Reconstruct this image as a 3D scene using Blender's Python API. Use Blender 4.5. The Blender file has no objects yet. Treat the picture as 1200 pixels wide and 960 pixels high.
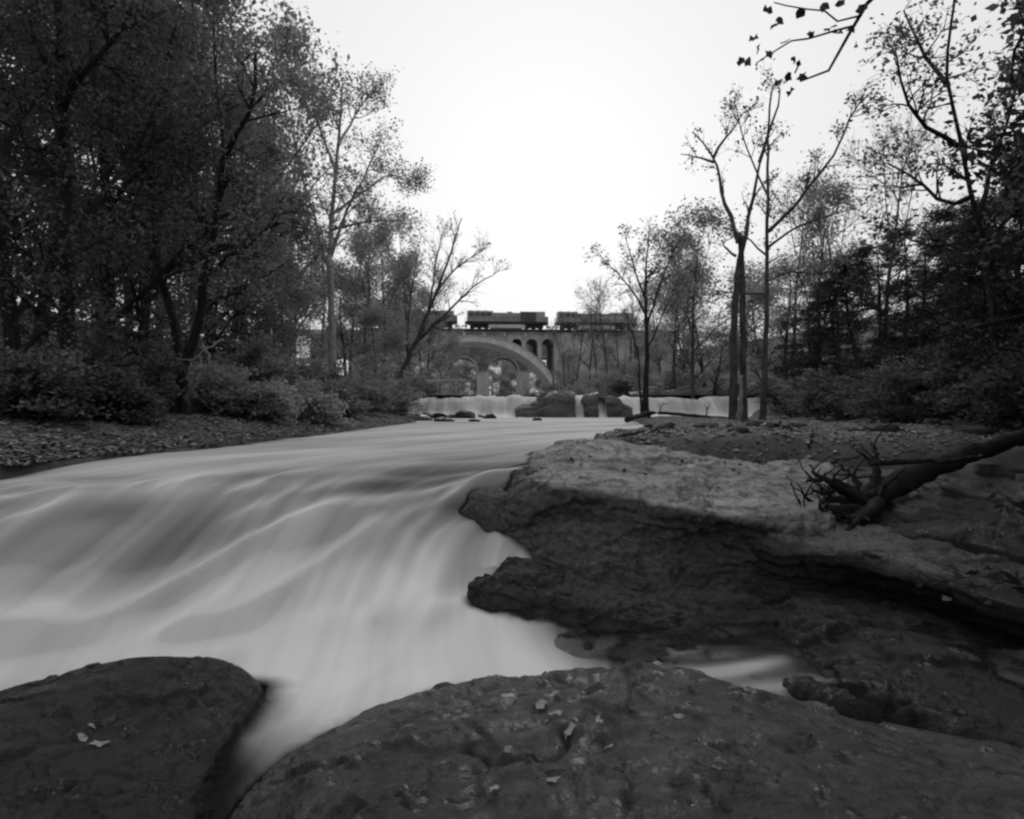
import bpy, math, random
import numpy as np
from mathutils import Matrix, Vector
R = math.radians
scene = bpy.context.scene
COL = scene.collection

# ------------------------------------------------------------------ camera
F = 782.0                                   # focal length in photo pixels (1200 wide)
cam_d = bpy.data.cameras.new('camera')
cam_d.sensor_width = 36.0
cam_d.lens = 36.0 * F / 1200.0
cam_d.clip_start = 0.05
cam_d.clip_end = 3000
cam = bpy.data.objects.new('camera', cam_d)
COL.objects.link(cam)
cam.location = (0, 0, 0)
cam.rotation_euler = (R(90), 0, 0)
scene.camera = cam

# ------------------------------------------------------------------ sky and light
SUN_EL, SUN_AZ = R(15), R(3)                # azimuth measured from +Y towards +X
world = bpy.data.worlds.new('World')
scene.world = world
world.use_nodes = True
nt = world.node_tree
nt.nodes.clear()
sky = nt.nodes.new('ShaderNodeTexSky')
sky.sky_type = 'NISHITA'
sky.sun_disc = False
sky.sun_elevation = SUN_EL
sky.sun_rotation = SUN_AZ
sky.air_density = 1.6
sky.dust_density = 7.0
sky.ozone_density = 1.0
bw = nt.nodes.new('ShaderNodeRGBToBW')
bg = nt.nodes.new('ShaderNodeBackground')
bg.inputs['Strength'].default_value = 0.10
out = nt.nodes.new('ShaderNodeOutputWorld')
nt.links.new(sky.outputs[0], bw.inputs[0])
# thin overcast: the cloud sheet evens out the clear-sky glow
pw = nt.nodes.new('ShaderNodeMath'); pw.operation = 'POWER'; pw.inputs[1].default_value = 0.13
ml = nt.nodes.new('ShaderNodeMath'); ml.operation = 'MULTIPLY'; ml.inputs[1].default_value = 5.6
nt.links.new(bw.outputs[0], pw.inputs[0]); nt.links.new(pw.outputs[0], ml.inputs[0])
# overcast luminance law: the cloud sheet grows brighter towards the zenith
tcw = nt.nodes.new('ShaderNodeTexCoord'); spw = nt.nodes.new('ShaderNodeSeparateXYZ')
nt.links.new(tcw.outputs['Generated'], spw.inputs[0])
mxw = nt.nodes.new('ShaderNodeMath'); mxw.operation = 'MAXIMUM'; mxw.inputs[1].default_value = 0.0
nt.links.new(spw.outputs['Z'], mxw.inputs[0])
cie = nt.nodes.new('ShaderNodeMath'); cie.operation = 'MULTIPLY_ADD'; cie.inputs[1].default_value = 0.30; cie.inputs[2].default_value = 1.0
nt.links.new(mxw.outputs[0], cie.inputs[0])
m2w = nt.nodes.new('ShaderNodeMath'); m2w.operation = 'MULTIPLY'
nt.links.new(ml.outputs[0], m2w.inputs[0]); nt.links.new(cie.outputs[0], m2w.inputs[1])
nt.links.new(m2w.outputs[0], bg.inputs['Color'])
nt.links.new(bg.outputs[0], out.inputs['Surface'])

sun_d = bpy.data.lights.new('sun', 'SUN')
sun_d.energy = 1.5
sun_d.angle = R(32)
sun_d.color = (1, 1, 1)
sun = bpy.data.objects.new('sun', sun_d)
COL.objects.link(sun)
sdir = Vector((math.sin(SUN_AZ) * math.cos(SUN_EL), math.cos(SUN_AZ) * math.cos(SUN_EL), math.sin(SUN_EL)))
sun.rotation_euler = sdir.to_track_quat('Z', 'Y').to_euler()
sun.location = (0, 60, 60)

vs = scene.view_settings
vs.view_transform = 'Standard'
vs.look = 'None'
vs.exposure = 0.0
vs.gamma = 1.0
vs.use_curve_mapping = False
scene.render.engine = 'CYCLES'
cy = scene.cycles
cy.use_denoising = True
cy.filter_width = 2.4
cy.max_bounces = 6
cy.diffuse_bounces = 3
cy.glossy_bounces = 2
cy.transmission_bounces = 4
cy.transparent_max_bounces = 8
cy.volume_bounces = 0
cy.caustics_reflective = False
cy.caustics_refractive = False

# ------------------------------------------------------------------ helpers: pixels, noise
def Pd(px, py, d):
    return np.array(((px - 600) / F * d, d, (480 - py) / F * d))
def Pz(px, py, z):
    return Pd(px, py, -z * F / (py - 480.0))
def Wz(px, d, z):
    return np.array(((px - 600) / F * d, d, z))

def _hash(ix, iy, iz, seed):
    h = (ix.astype(np.int64) * 374761393 + iy.astype(np.int64) * 668265263 + iz.astype(np.int64) * 2147483647 + seed * 1274126177) & 0xffffffff
    h = ((h ^ (h >> 13)) * 1274126177) & 0xffffffff
    h = ((h ^ (h >> 16)) * 2246822519) & 0xffffffff
    return ((h ^ (h >> 15)) & 0xffffff) / float(0xffffff) * 2 - 1
def vnoise(p, seed=0):
    p = np.asarray(p, float)
    i = np.floor(p); f = p - i
    f = f * f * f * (f * (f * 6 - 15) + 10)
    ix, iy, iz = i[..., 0], i[..., 1], i[..., 2]
    fx, fy, fz = f[..., 0], f[..., 1], f[..., 2]
    def c(a, b, e): return _hash(ix + a, iy + b, iz + e, seed)
    x00 = c(0,0,0) * (1-fx) + c(1,0,0) * fx
    x10 = c(0,1,0) * (1-fx) + c(1,1,0) * fx
    x01 = c(0,0,1) * (1-fx) + c(1,0,1) * fx
    x11 = c(0,1,1) * (1-fx) + c(1,1,1) * fx
    return (x00 * (1-fy) + x10 * fy) * (1-fz) + (x01 * (1-fy) + x11 * fy) * fz
def fbm(p, octaves=4, seed=0, gain=0.5):
    p = np.asarray(p, float); a = 1.0; s = 0.0; t = 0.0
    for o in range(octaves):
        s = s + a * vnoise(p * (2.03 ** o) + o * 17.3, seed + o)
        t += a; a *= gain
    return s / t
def sstep(a, b, x):
    t = np.clip((x - a) / (b - a), 0, 1)
    return t * t * (3 - 2 * t)

# ------------------------------------------------------------------ helpers: objects
def tag(o, label=None, cat=None, group=None, kind=None):
    if label: o['label'] = label
    if cat: o['category'] = cat
    if group: o['group'] = group
    if kind: o['kind'] = kind
    return o
def empty(name, loc, label=None, cat=None, group=None, rz=0.0):
    o = bpy.data.objects.new(name, None)
    o.empty_display_size = 0.3
    o.location = loc
    o.rotation_euler = (0, 0, rz)
    COL.objects.link(o)
    return tag(o, label, cat, group)
def mesh_data(name, verts, faces, smooth=True, shade=None, uv=None):
    """verts (n,3); faces: (m,3|4) int array or list of arrays of different widths"""
    me = bpy.data.meshes.new(name)
    verts = np.asarray(verts, np.float32)
    fl = faces if isinstance(faces, list) else [faces]
    fl = [np.asarray(f, np.int32) for f in fl if len(f)]
    nl = sum(f.size for f in fl); nf = sum(len(f) for f in fl)
    me.vertices.add(len(verts)); me.vertices.foreach_set('co', verts.ravel())
    me.loops.add(nl); me.polygons.add(nf)
    li = np.concatenate([f.ravel() for f in fl])
    sizes = np.concatenate([np.full(len(f), f.shape[1], np.int32) for f in fl])
    starts = np.concatenate(([0], np.cumsum(sizes)[:-1])).astype(np.int32)
    me.loops.foreach_set('vertex_index', li)
    me.polygons.foreach_set('loop_start', starts)
    me.polygons.foreach_set('use_smooth', np.full(nf, bool(smooth)))
    if shade is not None:
        dom = 'FACE' if len(shade) == nf else 'POINT'
        at = me.attributes.new('shade', 'FLOAT', dom)
        at.data.foreach_set('value', np.asarray(shade, np.float32))
    if uv is not None:
        l = me.uv_layers.new(name='UVMap')
        l.data.foreach_set('uv', np.asarray(uv, np.float32)[li].ravel())
    me.update(calc_edges=True)
    return me
def mobj(name, verts, faces, mat, parent=None, origin=None, smooth=True, shade=None, uv=None):
    """world-space verts; origin = world origin of a top-level thing (children sit at their parent's origin)"""
    verts = np.asarray(verts, float)
    if parent is not None:
        off = np.array(parent.get('_o', (0, 0, 0)) if False else OFF.get(parent.name, (0, 0, 0)))
    elif origin is not None:
        off = np.array(origin, float)
    else:
        off = np.zeros(3)
    me = mesh_data(name, verts - off, faces, smooth, shade, uv)
    me.materials.append(mat)
    o = bpy.data.objects.new(name, me)
    COL.objects.link(o)
    if parent is not None:
        o.parent = parent
        OFF[o.name] = off
    else:
        o.location = off
        OFF[o.name] = off
    return o
OFF = {}
def thing(name, loc, label, cat, group=None):
    o = empty(name, loc, label, cat, group)
    OFF[o.name] = np.array(loc, float)
    return o
CH = {}
def copy_tree(root, loc, rz=0.0, sc=1.0, label=None, group=None):
    r = root.copy(); COL.objects.link(r)
    r.location = loc; r.rotation_euler = (0, 0, rz)
    r.scale = (sc, sc, sc) if np.isscalar(sc) else sc
    if label: r['label'] = label
    if group: r['group'] = group
    for ch in CHILDREN(root):
        c = ch.copy(); COL.objects.link(c); c.parent = r
        for g in CHILDREN(ch):
            d = g.copy(); COL.objects.link(d); d.parent = c
    return r
def CHILDREN(o):
    return [c for c in list(o.children)]

# ------------------------------------------------------------------ materials (neutral greys: a monochrome photograph)
def new_mat(name):
    m = bpy.data.materials.new(name); m.use_nodes = True
    n = m.node_tree.nodes; l = m.node_tree.links
    return m, n, l, n['Principled BSDF']
def g(v): return (v, v, v, 1)
def noise_node(n, l, vec, scale, detail=4, rough=0.55, dist=0.0):
    t = n.new('ShaderNodeTexNoise'); t.inputs['Scale'].default_value = scale
    t.inputs['Detail'].default_value = detail; t.inputs['Roughness'].default_value = rough
    t.inputs['Distortion'].default_value = dist
    l.new(vec, t.inputs['Vector'])
    return t.outputs['Fac']
def ramp(n, l, fac, stops):
    r = n.new('ShaderNodeValToRGB'); e = r.color_ramp.elements
    while len(e) < len(stops): e.new(0.5)
    for el, (p, v) in zip(e, stops): el.position = p; el.color = g(v)
    l.new(fac, r.inputs['Fac'])
    return r.outputs['Color']
def mix(n, l, a, b, fac, mode='MIX'):
    m = n.new('ShaderNodeMix'); m.data_type = 'RGBA'; m.blend_type = mode
    for s, i in ((a, 6), (b, 7)):
        if isinstance(s, float): m.inputs[i].default_value = g(s)
        else: l.new(s, m.inputs[i])
    if isinstance(fac, float): m.inputs[0].default_value = fac
    else: l.new(fac, m.inputs[0])
    return m.outputs[2]
def objvec(n, l, scale=(1, 1, 1), rot=(0, 0, 0)):
    tc = n.new('ShaderNodeTexCoord'); mp = n.new('ShaderNodeMapping')
    mp.inputs['Scale'].default_value = scale; mp.inputs['Rotation'].default_value = rot
    l.new(tc.outputs['Object'], mp.inputs['Vector'])
    return mp.outputs['Vector']
def bump(n, l, b, h, strength, dist=0.02):
    bp = n.new('ShaderNodeBump'); bp.inputs['Strength'].default_value = strength
    bp.inputs['Distance'].default_value = dist
    l.new(h, bp.inputs['Height']); l.new(bp.outputs['Normal'], b.inputs['Normal'])

def rock_mat(name, lo, hi, lichen=0.0, rough=0.6, scale=1.0, spec=0.4, bed=None):
    m, n, l, b = new_mat(name)
    v = objvec(n, l, (1, 1, 1.6))
    big = noise_node(n, l, v, 1.3 * scale, 6, 0.6, 0.4)
    fine = noise_node(n, l, v, 14 * scale, 6, 0.7)
    strat = noise_node(n, l, objvec(n, l, (0.8, 0.8, 9), (0.15, 0.1, 0)), 2.0 * scale, 5, 0.6, 0.6)
    c = ramp(n, l, big, [(0.25, lo), (0.5, (lo + hi) / 2), (0.72, hi)])
    c = mix(n, l, c, ramp(n, l, strat, [(0.3, 0.35), (0.5, 0.9), (0.7, 1.15)]), 0.75, 'MULTIPLY')
    c = mix(n, l, c, ramp(n, l, fine, [(0.28, 0.45), (0.5, 1.0), (0.75, 1.35)]), 0.8, 'MULTIPLY')
    grit = noise_node(n, l, v, 55 * scale, 5, 0.75)
    vor = n.new('ShaderNodeTexVoronoi'); vor.feature = 'DISTANCE_TO_EDGE'; vor.inputs['Scale'].default_value = 1.7 * scale
    dv3 = n.new('ShaderNodeVectorMath'); dv3.operation = 'ADD'
    nv3 = n.new('ShaderNodeTexNoise'); nv3.inputs['Scale'].default_value = 2.5 * scale; nv3.inputs['Detail'].default_value = 5; l.new(v, nv3.inputs['Vector'])
    l.new(v, dv3.inputs[0]); l.new(nv3.outputs['Color'], dv3.inputs[1]); l.new(dv3.outputs[0], vor.inputs['Vector'])
    crk = ramp(n, l, vor.outputs['Distance'], [(0.0, 0.0), (0.018, 1.0)])
    cm = n.new('ShaderNodeMath'); cm.operation = 'MAXIMUM'
    l.new(crk, cm.inputs[0]); l.new(ramp(n, l, noise_node(n, l, v, 0.9 * scale, 3), [(0.48, 1.0), (0.56, 0.0)]), cm.inputs[1])
    c = mix(n, l, c, ramp(n, l, cm.outputs[0], [(0.0, 0.22), (1.0, 1.0)]), 0.9, 'MULTIPLY')
    c = mix(n, l, c, ramp(n, l, grit, [(0.3, 0.5), (0.5, 1.0), (0.72, 1.5)]), 0.6, 'MULTIPLY')
    pat = noise_node(n, l, v, 3.4 * scale, 5, 0.7, 0.6)
    c = mix(n, l, c, ramp(n, l, pat, [(0.36, 0.35), (0.44, 1.0), (0.6, 1.0), (0.68, 1.5)]), 0.7, 'MULTIPLY')
    if lichen:
        sp = noise_node(n, l, v, 7 * scale, 5, 0.65, 0.3)
        big2 = noise_node(n, l, v, 2.1 * scale, 2)
        mm = n.new('ShaderNodeMath'); mm.operation = 'MULTIPLY'
        l.new(ramp(n, l, sp, [(0.60, 0.0), (0.66, 1.0)]), mm.inputs[0])
        l.new(ramp(n, l, big2, [(0.45, 0.0), (0.6, 1.0)]), mm.inputs[1])
        m2 = n.new('ShaderNodeMath'); m2.operation = 'MULTIPLY'; m2.inputs[1].default_value = lichen
        l.new(mm.outputs[0], m2.inputs[0])
        c = mix(n, l, c, 0.30, m2.outputs[0])
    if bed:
        # the face's damp and undercut shade put into the colour below a tilted plane z = z0 + sx * x
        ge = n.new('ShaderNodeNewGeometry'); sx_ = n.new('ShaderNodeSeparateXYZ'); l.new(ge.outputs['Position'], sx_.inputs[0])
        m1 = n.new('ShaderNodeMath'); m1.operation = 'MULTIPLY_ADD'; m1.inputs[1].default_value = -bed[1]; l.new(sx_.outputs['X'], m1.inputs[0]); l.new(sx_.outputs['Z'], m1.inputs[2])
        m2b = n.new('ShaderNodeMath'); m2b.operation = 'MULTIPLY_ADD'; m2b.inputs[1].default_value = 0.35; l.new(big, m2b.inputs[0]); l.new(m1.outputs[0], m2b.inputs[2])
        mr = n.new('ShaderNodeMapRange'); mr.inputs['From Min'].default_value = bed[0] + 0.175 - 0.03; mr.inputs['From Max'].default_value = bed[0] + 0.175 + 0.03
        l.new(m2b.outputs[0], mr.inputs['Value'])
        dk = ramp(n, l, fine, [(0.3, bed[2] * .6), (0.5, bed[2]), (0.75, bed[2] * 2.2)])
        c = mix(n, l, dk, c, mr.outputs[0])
    l.new(c, b.inputs['Base Color'])
    l.new(ramp(n, l, pat, [(0.38, max(.16, rough - 0.3)), (0.6, rough + 0.2)]), b.inputs['Roughness'])
    b.inputs['Specular IOR Level'].default_value = spec
    h = mix(n, l, mix(n, l, fine, strat, 0.4), grit, 0.3)
    h = mix(n, l, h, crk, 0.30, 'MULTIPLY')
    bump(n, l, b, h, 1.0, 0.08)
    return m
def plain_mat(name, lo, hi, scale=6.0, rough=0.7, bmp=0.3, stretch=(1, 1, 1), spec=0.3, dist=0.02):
    m, n, l, b = new_mat(name)
    v = objvec(n, l, stretch)
    a = noise_node(n, l, v, scale, 5, 0.6, 0.2)
    f = noise_node(n, l, v, scale * 6, 4, 0.6)
    c = ramp(n, l, a, [(0.3, lo), (0.7, hi)])
    c = mix(n, l, c, ramp(n, l, f, [(0.3, 0.7), (0.7, 1.25)]), 0.7, 'MULTIPLY')
    l.new(c, b.inputs['Base Color'])
    b.inputs['Roughness'].default_value = rough
    b.inputs['Specular IOR Level'].default_value = spec
    if bmp: bump(n, l, b, mix(n, l, a, f, 0.5), bmp, dist)
    return m
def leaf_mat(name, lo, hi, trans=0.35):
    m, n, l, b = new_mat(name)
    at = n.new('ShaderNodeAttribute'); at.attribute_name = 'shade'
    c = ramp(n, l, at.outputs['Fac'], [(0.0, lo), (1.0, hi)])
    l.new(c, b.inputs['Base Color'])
    b.inputs['Roughness'].default_value = 0.6
    b.inputs['Specular IOR Level'].default_value = 0.25
    tr = n.new('ShaderNodeBsdfTranslucent'); l.new(c, tr.inputs['Color'])
    ms = n.new('ShaderNodeMixShader'); ms.inputs[0].default_value = trans
    l.new(b.outputs[0], ms.inputs[1]); l.new(tr.outputs[0], ms.inputs[2])
    l.new(ms.outputs[0], n['Material Output'].inputs['Surface'])
    return m
def bark_mat(name, lo, hi):
    m, n, l, b = new_mat(name)
    v = objvec(n, l, (6, 6, 1.0))
    a = noise_node(n, l, v, 3.0, 6, 0.65, 0.5)
    p = noise_node(n, l, objvec(n, l), 2.2, 3)
    c = ramp(n, l, a, [(0.3, lo), (0.7, hi)])
    c = mix(n, l, c, ramp(n, l, p, [(0.35, 0.55), (0.65, 1.3)]), 0.7, 'MULTIPLY')
    l.new(c, b.inputs['Base Color'])
    b.inputs['Roughness'].default_value = 0.9
    b.inputs['Specular IOR Level'].default_value = 0.15
    bump(n, l, b, a, 0.8, 0.04)
    return m
def water_mat(name, dark, light, su, sv, contrast=1.0, rough=0.45, spec=0.35):
    """silky water: streaks of aerated water run along v of the flow UV, 'shade' is how aerated it is"""
    m, n, l, b = new_mat(name)
    tc = n.new('ShaderNodeTexCoord')
    def fl(u, v, scale, det, dist):
        mp = n.new('ShaderNodeMapping'); mp.inputs['Scale'].default_value = (u, v, 1)
        l.new(tc.outputs['UV'], mp.inputs['Vector'])
        return noise_node(n, l, mp.outputs['Vector'], scale, det, 0.5, dist)
    s1 = fl(su, sv, 1.0, 3, 0.3); s2 = fl(su * 3.1, sv * 1.2, 1.0, 2, 0.2)
    s = mix(n, l, s1, s2, 0.35)
    at = n.new('ShaderNodeAttribute'); at.attribute_name = 'shade'
    ad = n.new('ShaderNodeMath'); ad.operation = 'MULTIPLY_ADD'
    sb = n.new('ShaderNodeMath'); sb.operation = 'SUBTRACT'; sb.inputs[1].default_value = 0.5
    l.new(s, sb.inputs[0])
    l.new(sb.outputs[0], ad.inputs[0]); ad.inputs[1].default_value = contrast
    l.new(at.outputs['Fac'], ad.inputs[2])
    c = ramp(n, l, ad.outputs[0], [(0.0, dark), (0.5, (dark + light) * 0.5), (1.0, light)])
    l.new(c, b.inputs['Base Color'])
    l.new(ramp(n, l, ad.outputs[0], [(0.0, rough * 0.7), (0.6, min(1.0, rough + 0.25))]), b.inputs['Roughness'])
    b.inputs['Specular IOR Level'].default_value = spec
    aa = n.new('ShaderNodeAttribute'); aa.attribute_name = 'cover'          # thin water lets the rock below show
    tb = n.new('ShaderNodeBsdfTransparent'); mx = n.new('ShaderNodeMixShader')
    l.new(aa.outputs['Fac'], mx.inputs[0]); l.new(tb.outputs[0], mx.inputs[1]); l.new(b.outputs[0], mx.inputs[2])
    l.new(mx.outputs[0], n['Material Output'].inputs['Surface'])
    return m

M = dict(
    boulder=rock_mat('weathered_sandstone', 0.34, 0.62, 0.5, 0.75, bed=(-0.72, -0.17, 0.115)),  # bed: damp face below the brow, its undercut shade laid into the colour
    shelf=rock_mat('shale_shelf', 0.10, 0.26, 0.25, 0.65, bed=(-1.14, -0.085, 0.06)),  # bed: shade of the undercut edge carried in the colour
    wet=rock_mat('wet_dark_rock', 0.02, 0.065, 0.12, 0.48, 1.3, 0.5),
    fore=rock_mat('foreground_sandstone', 0.05, 0.18, 0.30, 0.5, 1.6, 0.5),
    falls_rock=rock_mat('falls_ledge_rock', 0.07, 0.20, 0.0, 0.55, 0.6),
    stone=rock_mat('river_stone', 0.08, 0.20, 0.0, 0.7, 3.0),
    ground=plain_mat('leaf_covered_soil', 0.08, 0.20, 1.2, 0.95, 0.6, dist=0.08),
    gravel=plain_mat('gravel_bar', 0.10, 0.22, 2.0, 0.95, 0.8, dist=0.05),
    concrete=plain_mat('weathered_concrete', 0.26, 0.66, 0.3, 0.9, 0.1, (1, 1, 0.35)),
    concrete_l=plain_mat('pale_arch_concrete', 0.50, 0.75, 0.5, 0.9, 0.1, (1, 1, .5)),
    bark_d=bark_mat('dark_bark', 0.02, 0.07),
    bark_m=bark_mat('grey_bark', 0.06, 0.15),
    bark_l=bark_mat('pale_bark', 0.24, 0.50),
    wood_l=bark_mat('bleached_wood', 0.25, 0.45),
    wood_d=bark_mat('driftwood', 0.02, 0.07),
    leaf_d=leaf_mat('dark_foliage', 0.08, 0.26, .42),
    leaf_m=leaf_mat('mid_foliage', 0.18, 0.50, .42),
    leaf_dm=leaf_mat('darker_autumn_foliage', 0.10, 0.38, .42),  # leaf tone between the dark and mid foliage
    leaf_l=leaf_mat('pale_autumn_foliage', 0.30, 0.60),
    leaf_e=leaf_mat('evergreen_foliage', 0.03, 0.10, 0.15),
    litter=leaf_mat('fallen_leaf_litter', 0.08, 0.42, 0.0),
    river=water_mat('silky_rapids', 0.12, 0.90, 1.6, 0.15, 0.95, 0.75, 0.2),
    falls=water_mat('falling_water', 0.25, 0.92, 1.4, 0.20, 1.1, 0.6, 0.2),
    film=water_mat('shallow_stream', 0.03, 0.55, 1.8, 0.22, .8, 0.35, 0.4),
    loco_d=plain_mat('dark_locomotive_paint', 0.08, 0.13, 0.5, 0.5, 0),
    loco_m=plain_mat('grey_locomotive_paint', 0.30, 0.42, 0.4, 0.5, 0),
    loco_l=plain_mat('pale_locomotive_paint', 0.55, 0.75, 0.5, 0.5, 0),
    loco_u=plain_mat('grimy_underframe', 0.035, 0.06, 1.0, 0.8, 0),
    glass=plain_mat('cab_glass', 0.35, 0.45, 0.5, 0.1, 0, spec=0.8),
    leaf_one=plain_mat('hanging_leaf', 0.05, 0.12, 20, 0.7, 0),
    pale_leaf=plain_mat('pale_fallen_leaf', 0.26, 0.42, 30, 0.7, 0.2),
    dark_leaf=plain_mat('dark_fallen_leaf', 0.025, 0.05, 30, 0.7, 0.2),
)
def stone_block_mat():
    m, n, l, b = new_mat('coursed_stone')
    v = objvec(n, l)
    sw = n.new('ShaderNodeMapping'); sw.inputs['Rotation'].default_value = (R(90), 0, 0)
    l.new(v, sw.inputs['Vector'])
    br = n.new('ShaderNodeTexBrick'); br.inputs['Scale'].default_value = 1.0
    br.inputs['Brick Width'].default_value = 1.3; br.inputs['Row Height'].default_value = 0.65
    br.inputs['Mortar Size'].default_value = 0.05
    br.inputs['Color1'].default_value = g(0.22); br.inputs['Color2'].default_value = g(0.36); br.inputs['Mortar'].default_value = g(0.12)
    l.new(sw.outputs[0], br.inputs['Vector'])
    st = noise_node(n, l, objvec(n, l, (1, 1, 0.4)), 0.35, 5, 0.6)
    l.new(mix(n, l, br.outputs['Color'], ramp(n, l, st, [(0.35, 0.5), (0.65, 1.2)]), 0.9, 'MULTIPLY'), b.inputs['Base Color'])
    b.inputs['Roughness'].default_value = 0.9
    bump(n, l, b, br.outputs['Fac'], 0.4, -0.05)
    return m
M['stone_block'] = stone_block_mat()

# ------------------------------------------------------------------ terrain
def xl(y): return np.interp(y, [-30, 0, 5.5, 7, 10, 28, 44, 47, 100, 170, 400], [-5, -4.9, -4.4, -4.6, -4.25, -4.0, -6.4, -7, -12, -26, -30])
def xr(y): return np.interp(y, [-30, 0, 7, 9.5, 12.3, 16, 21, 30, 36, 38.5, 44, 47, 80, 170, 400], [4.5, 4.5, 2.2, 1.2, 1.5, 2.8, 4.4, 5.6, 6.0, 13, 17.5, 18, 12, 9, 9])
def ground_z(x, y):
    x = np.asarray(x, float); y = np.asarray(y, float)
    up = sstep(43.5, 47.0, y)
    bank = -0.42 * (1 - up) + 1.35 * up
    wob = fbm(np.stack([x * 0.35, y * 0.35, x * 0], -1), 3, 5)
    dl = np.maximum(xl(y) - x, 0); dr = np.maximum(x - xr(y), 0)
    # left bank: gentle leaf-covered rise
    zl = bank - 0.12 + 0.30 * (1 - np.exp(-dl / 0.8)) + 0.11 * np.maximum(dl - 1, 0) + 0.12 * wob * sstep(0.3, 2, dl)
    zl = np.where(zl > 7, 7 + (zl - 7) * 0.25, zl)
    zl = zl + up * np.minimum(0.10 * dl, 5)
    # right: gravel bar, side channel, wooded slope
    foot = np.interp(y, [-30, 3, 10, 20, 30, 43, 50, 100, 170], [7, 6.5, 9.5, 11.9, 13, 19, 19, 12, 10])
    hs = np.maximum(x - foot, 0)
    zr = bank - 0.08 + 0.05 * wob + 0.09 * fbm(np.stack([x * 2.1, y * 2.1, x * 0], -1), 3, 9) + 0.12 * (1 - np.exp(-dr / 1.2))
    ch = np.interp(y, [14, 20, 28, 38, 43], [11.6, 10.9, 10.7, 12.6, 15.5])
    zr = zr - 0.35 * np.exp(-((x - ch) / 0.7) ** 2) * sstep(14, 18, y) * (1 - sstep(41, 44, y))
    near = 1 - sstep(8.4, 10.2, y)
    zr = zr * (1 - near) + near * (-2.5)
    zr = zr + near * sstep(3.6, 7.0, x) * 1.6
    slope = (0.36 + .12 * sstep(80, 140, y)) * hs
    slope = np.where(slope > 9, 9 + (slope - 9) * 0.2, slope)
    zr = zr + slope + 0.3 * wob * sstep(0.5, 4, hs)
    bed = np.where(y > 45.5, 0.3, np.where(y > 8.5, -1.3, -2.7))
    bed = bed + 0.15 * wob
    z = np.where(x < xl(y), np.maximum(zl, bed), np.where(x > xr(y), zr, bed))
    return z
def axis(a, b, dense0, dense1, step, grow=1.13):
    xs = list(np.arange(dense0, dense1, step)); s = step; v = dense1
    while v < b: xs.append(v); s *= grow; v += s
    xs.append(b); s = step; v = dense0; pre = []
    while v > a: s *= grow; v -= s; pre.append(max(v, a))
    return np.array(sorted(set(pre + xs)))
def grid_faces(nv, nu, offset=0):
    i = np.arange(nv - 1)[:, None]; j = np.arange(nu - 1)[None, :]
    a = (i * nu + j).ravel() + offset
    return np.stack([a, a + 1, a + nu + 1, a + nu], -1)
gx = axis(-600, 600, -14, 22, 0.2); gy = axis(-60, 900, -8, 48, 0.22)
GX, GY = np.meshgrid(gx, gy)
GZ = ground_z(GX, GY)
ground = mobj('ground', np.stack([GX, GY, GZ], -1).reshape(-1, 3), grid_faces(len(gy), len(gx)), M['ground'])
tag(ground, 'wooded river valley floor and banks', 'ground', kind='structure')

# ------------------------------------------------------------------ patches: rocks and water lofted from control rows
def catmull(pts, n):
    pts = np.asarray(pts, float); m = len(pts)
    d = np.concatenate(([0], np.cumsum(np.linalg.norm(np.diff(pts, axis=0), axis=1) ** 0.5)))
    return _cr(pts, d / d[-1], np.linspace(0, 1, n))
def _cr(pts, k, t):
    m = len(pts)
    i = np.clip(np.searchsorted(k, t, side='right') - 1, 0, m - 2)
    h = k[i + 1] - k[i]; s = (t - k[i]) / h
    tan = np.gradient(pts, k, axis=0) if m > 2 else np.repeat((pts[1] - pts[0])[None] / (k[1] - k[0]), 2, 0)
    s_ = s.reshape((-1,) + (1,) * (pts.ndim - 1)); h_ = h.reshape(s_.shape)
    return ((2*s_**3 - 3*s_**2 + 1) * pts[i] + (s_**3 - 2*s_**2 + s_) * h_ * tan[i] + (-2*s_**3 + 3*s_**2) * pts[i+1] + (s_**3 - s_**2) * h_ * tan[i+1])
def loft(rows, nu, nv):
    rs = np.stack([catmull(r, nu) for r in rows])
    mid = rs[:, ::max(1, nu // 12)]
    d = np.concatenate(([0], np.cumsum((np.linalg.norm(np.diff(mid, axis=0), axis=-1).mean(1) + 1e-6) ** 0.6)))
    return _cr(rs, d / d[-1], np.linspace(0, 1, nv))
def normals(g3):
    du = np.gradient(g3, axis=1); dv = np.gradient(g3, axis=0)
    n = np.cross(du, dv); n /= np.linalg.norm(n, axis=-1, keepdims=True) + 1e-9
    return n
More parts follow.
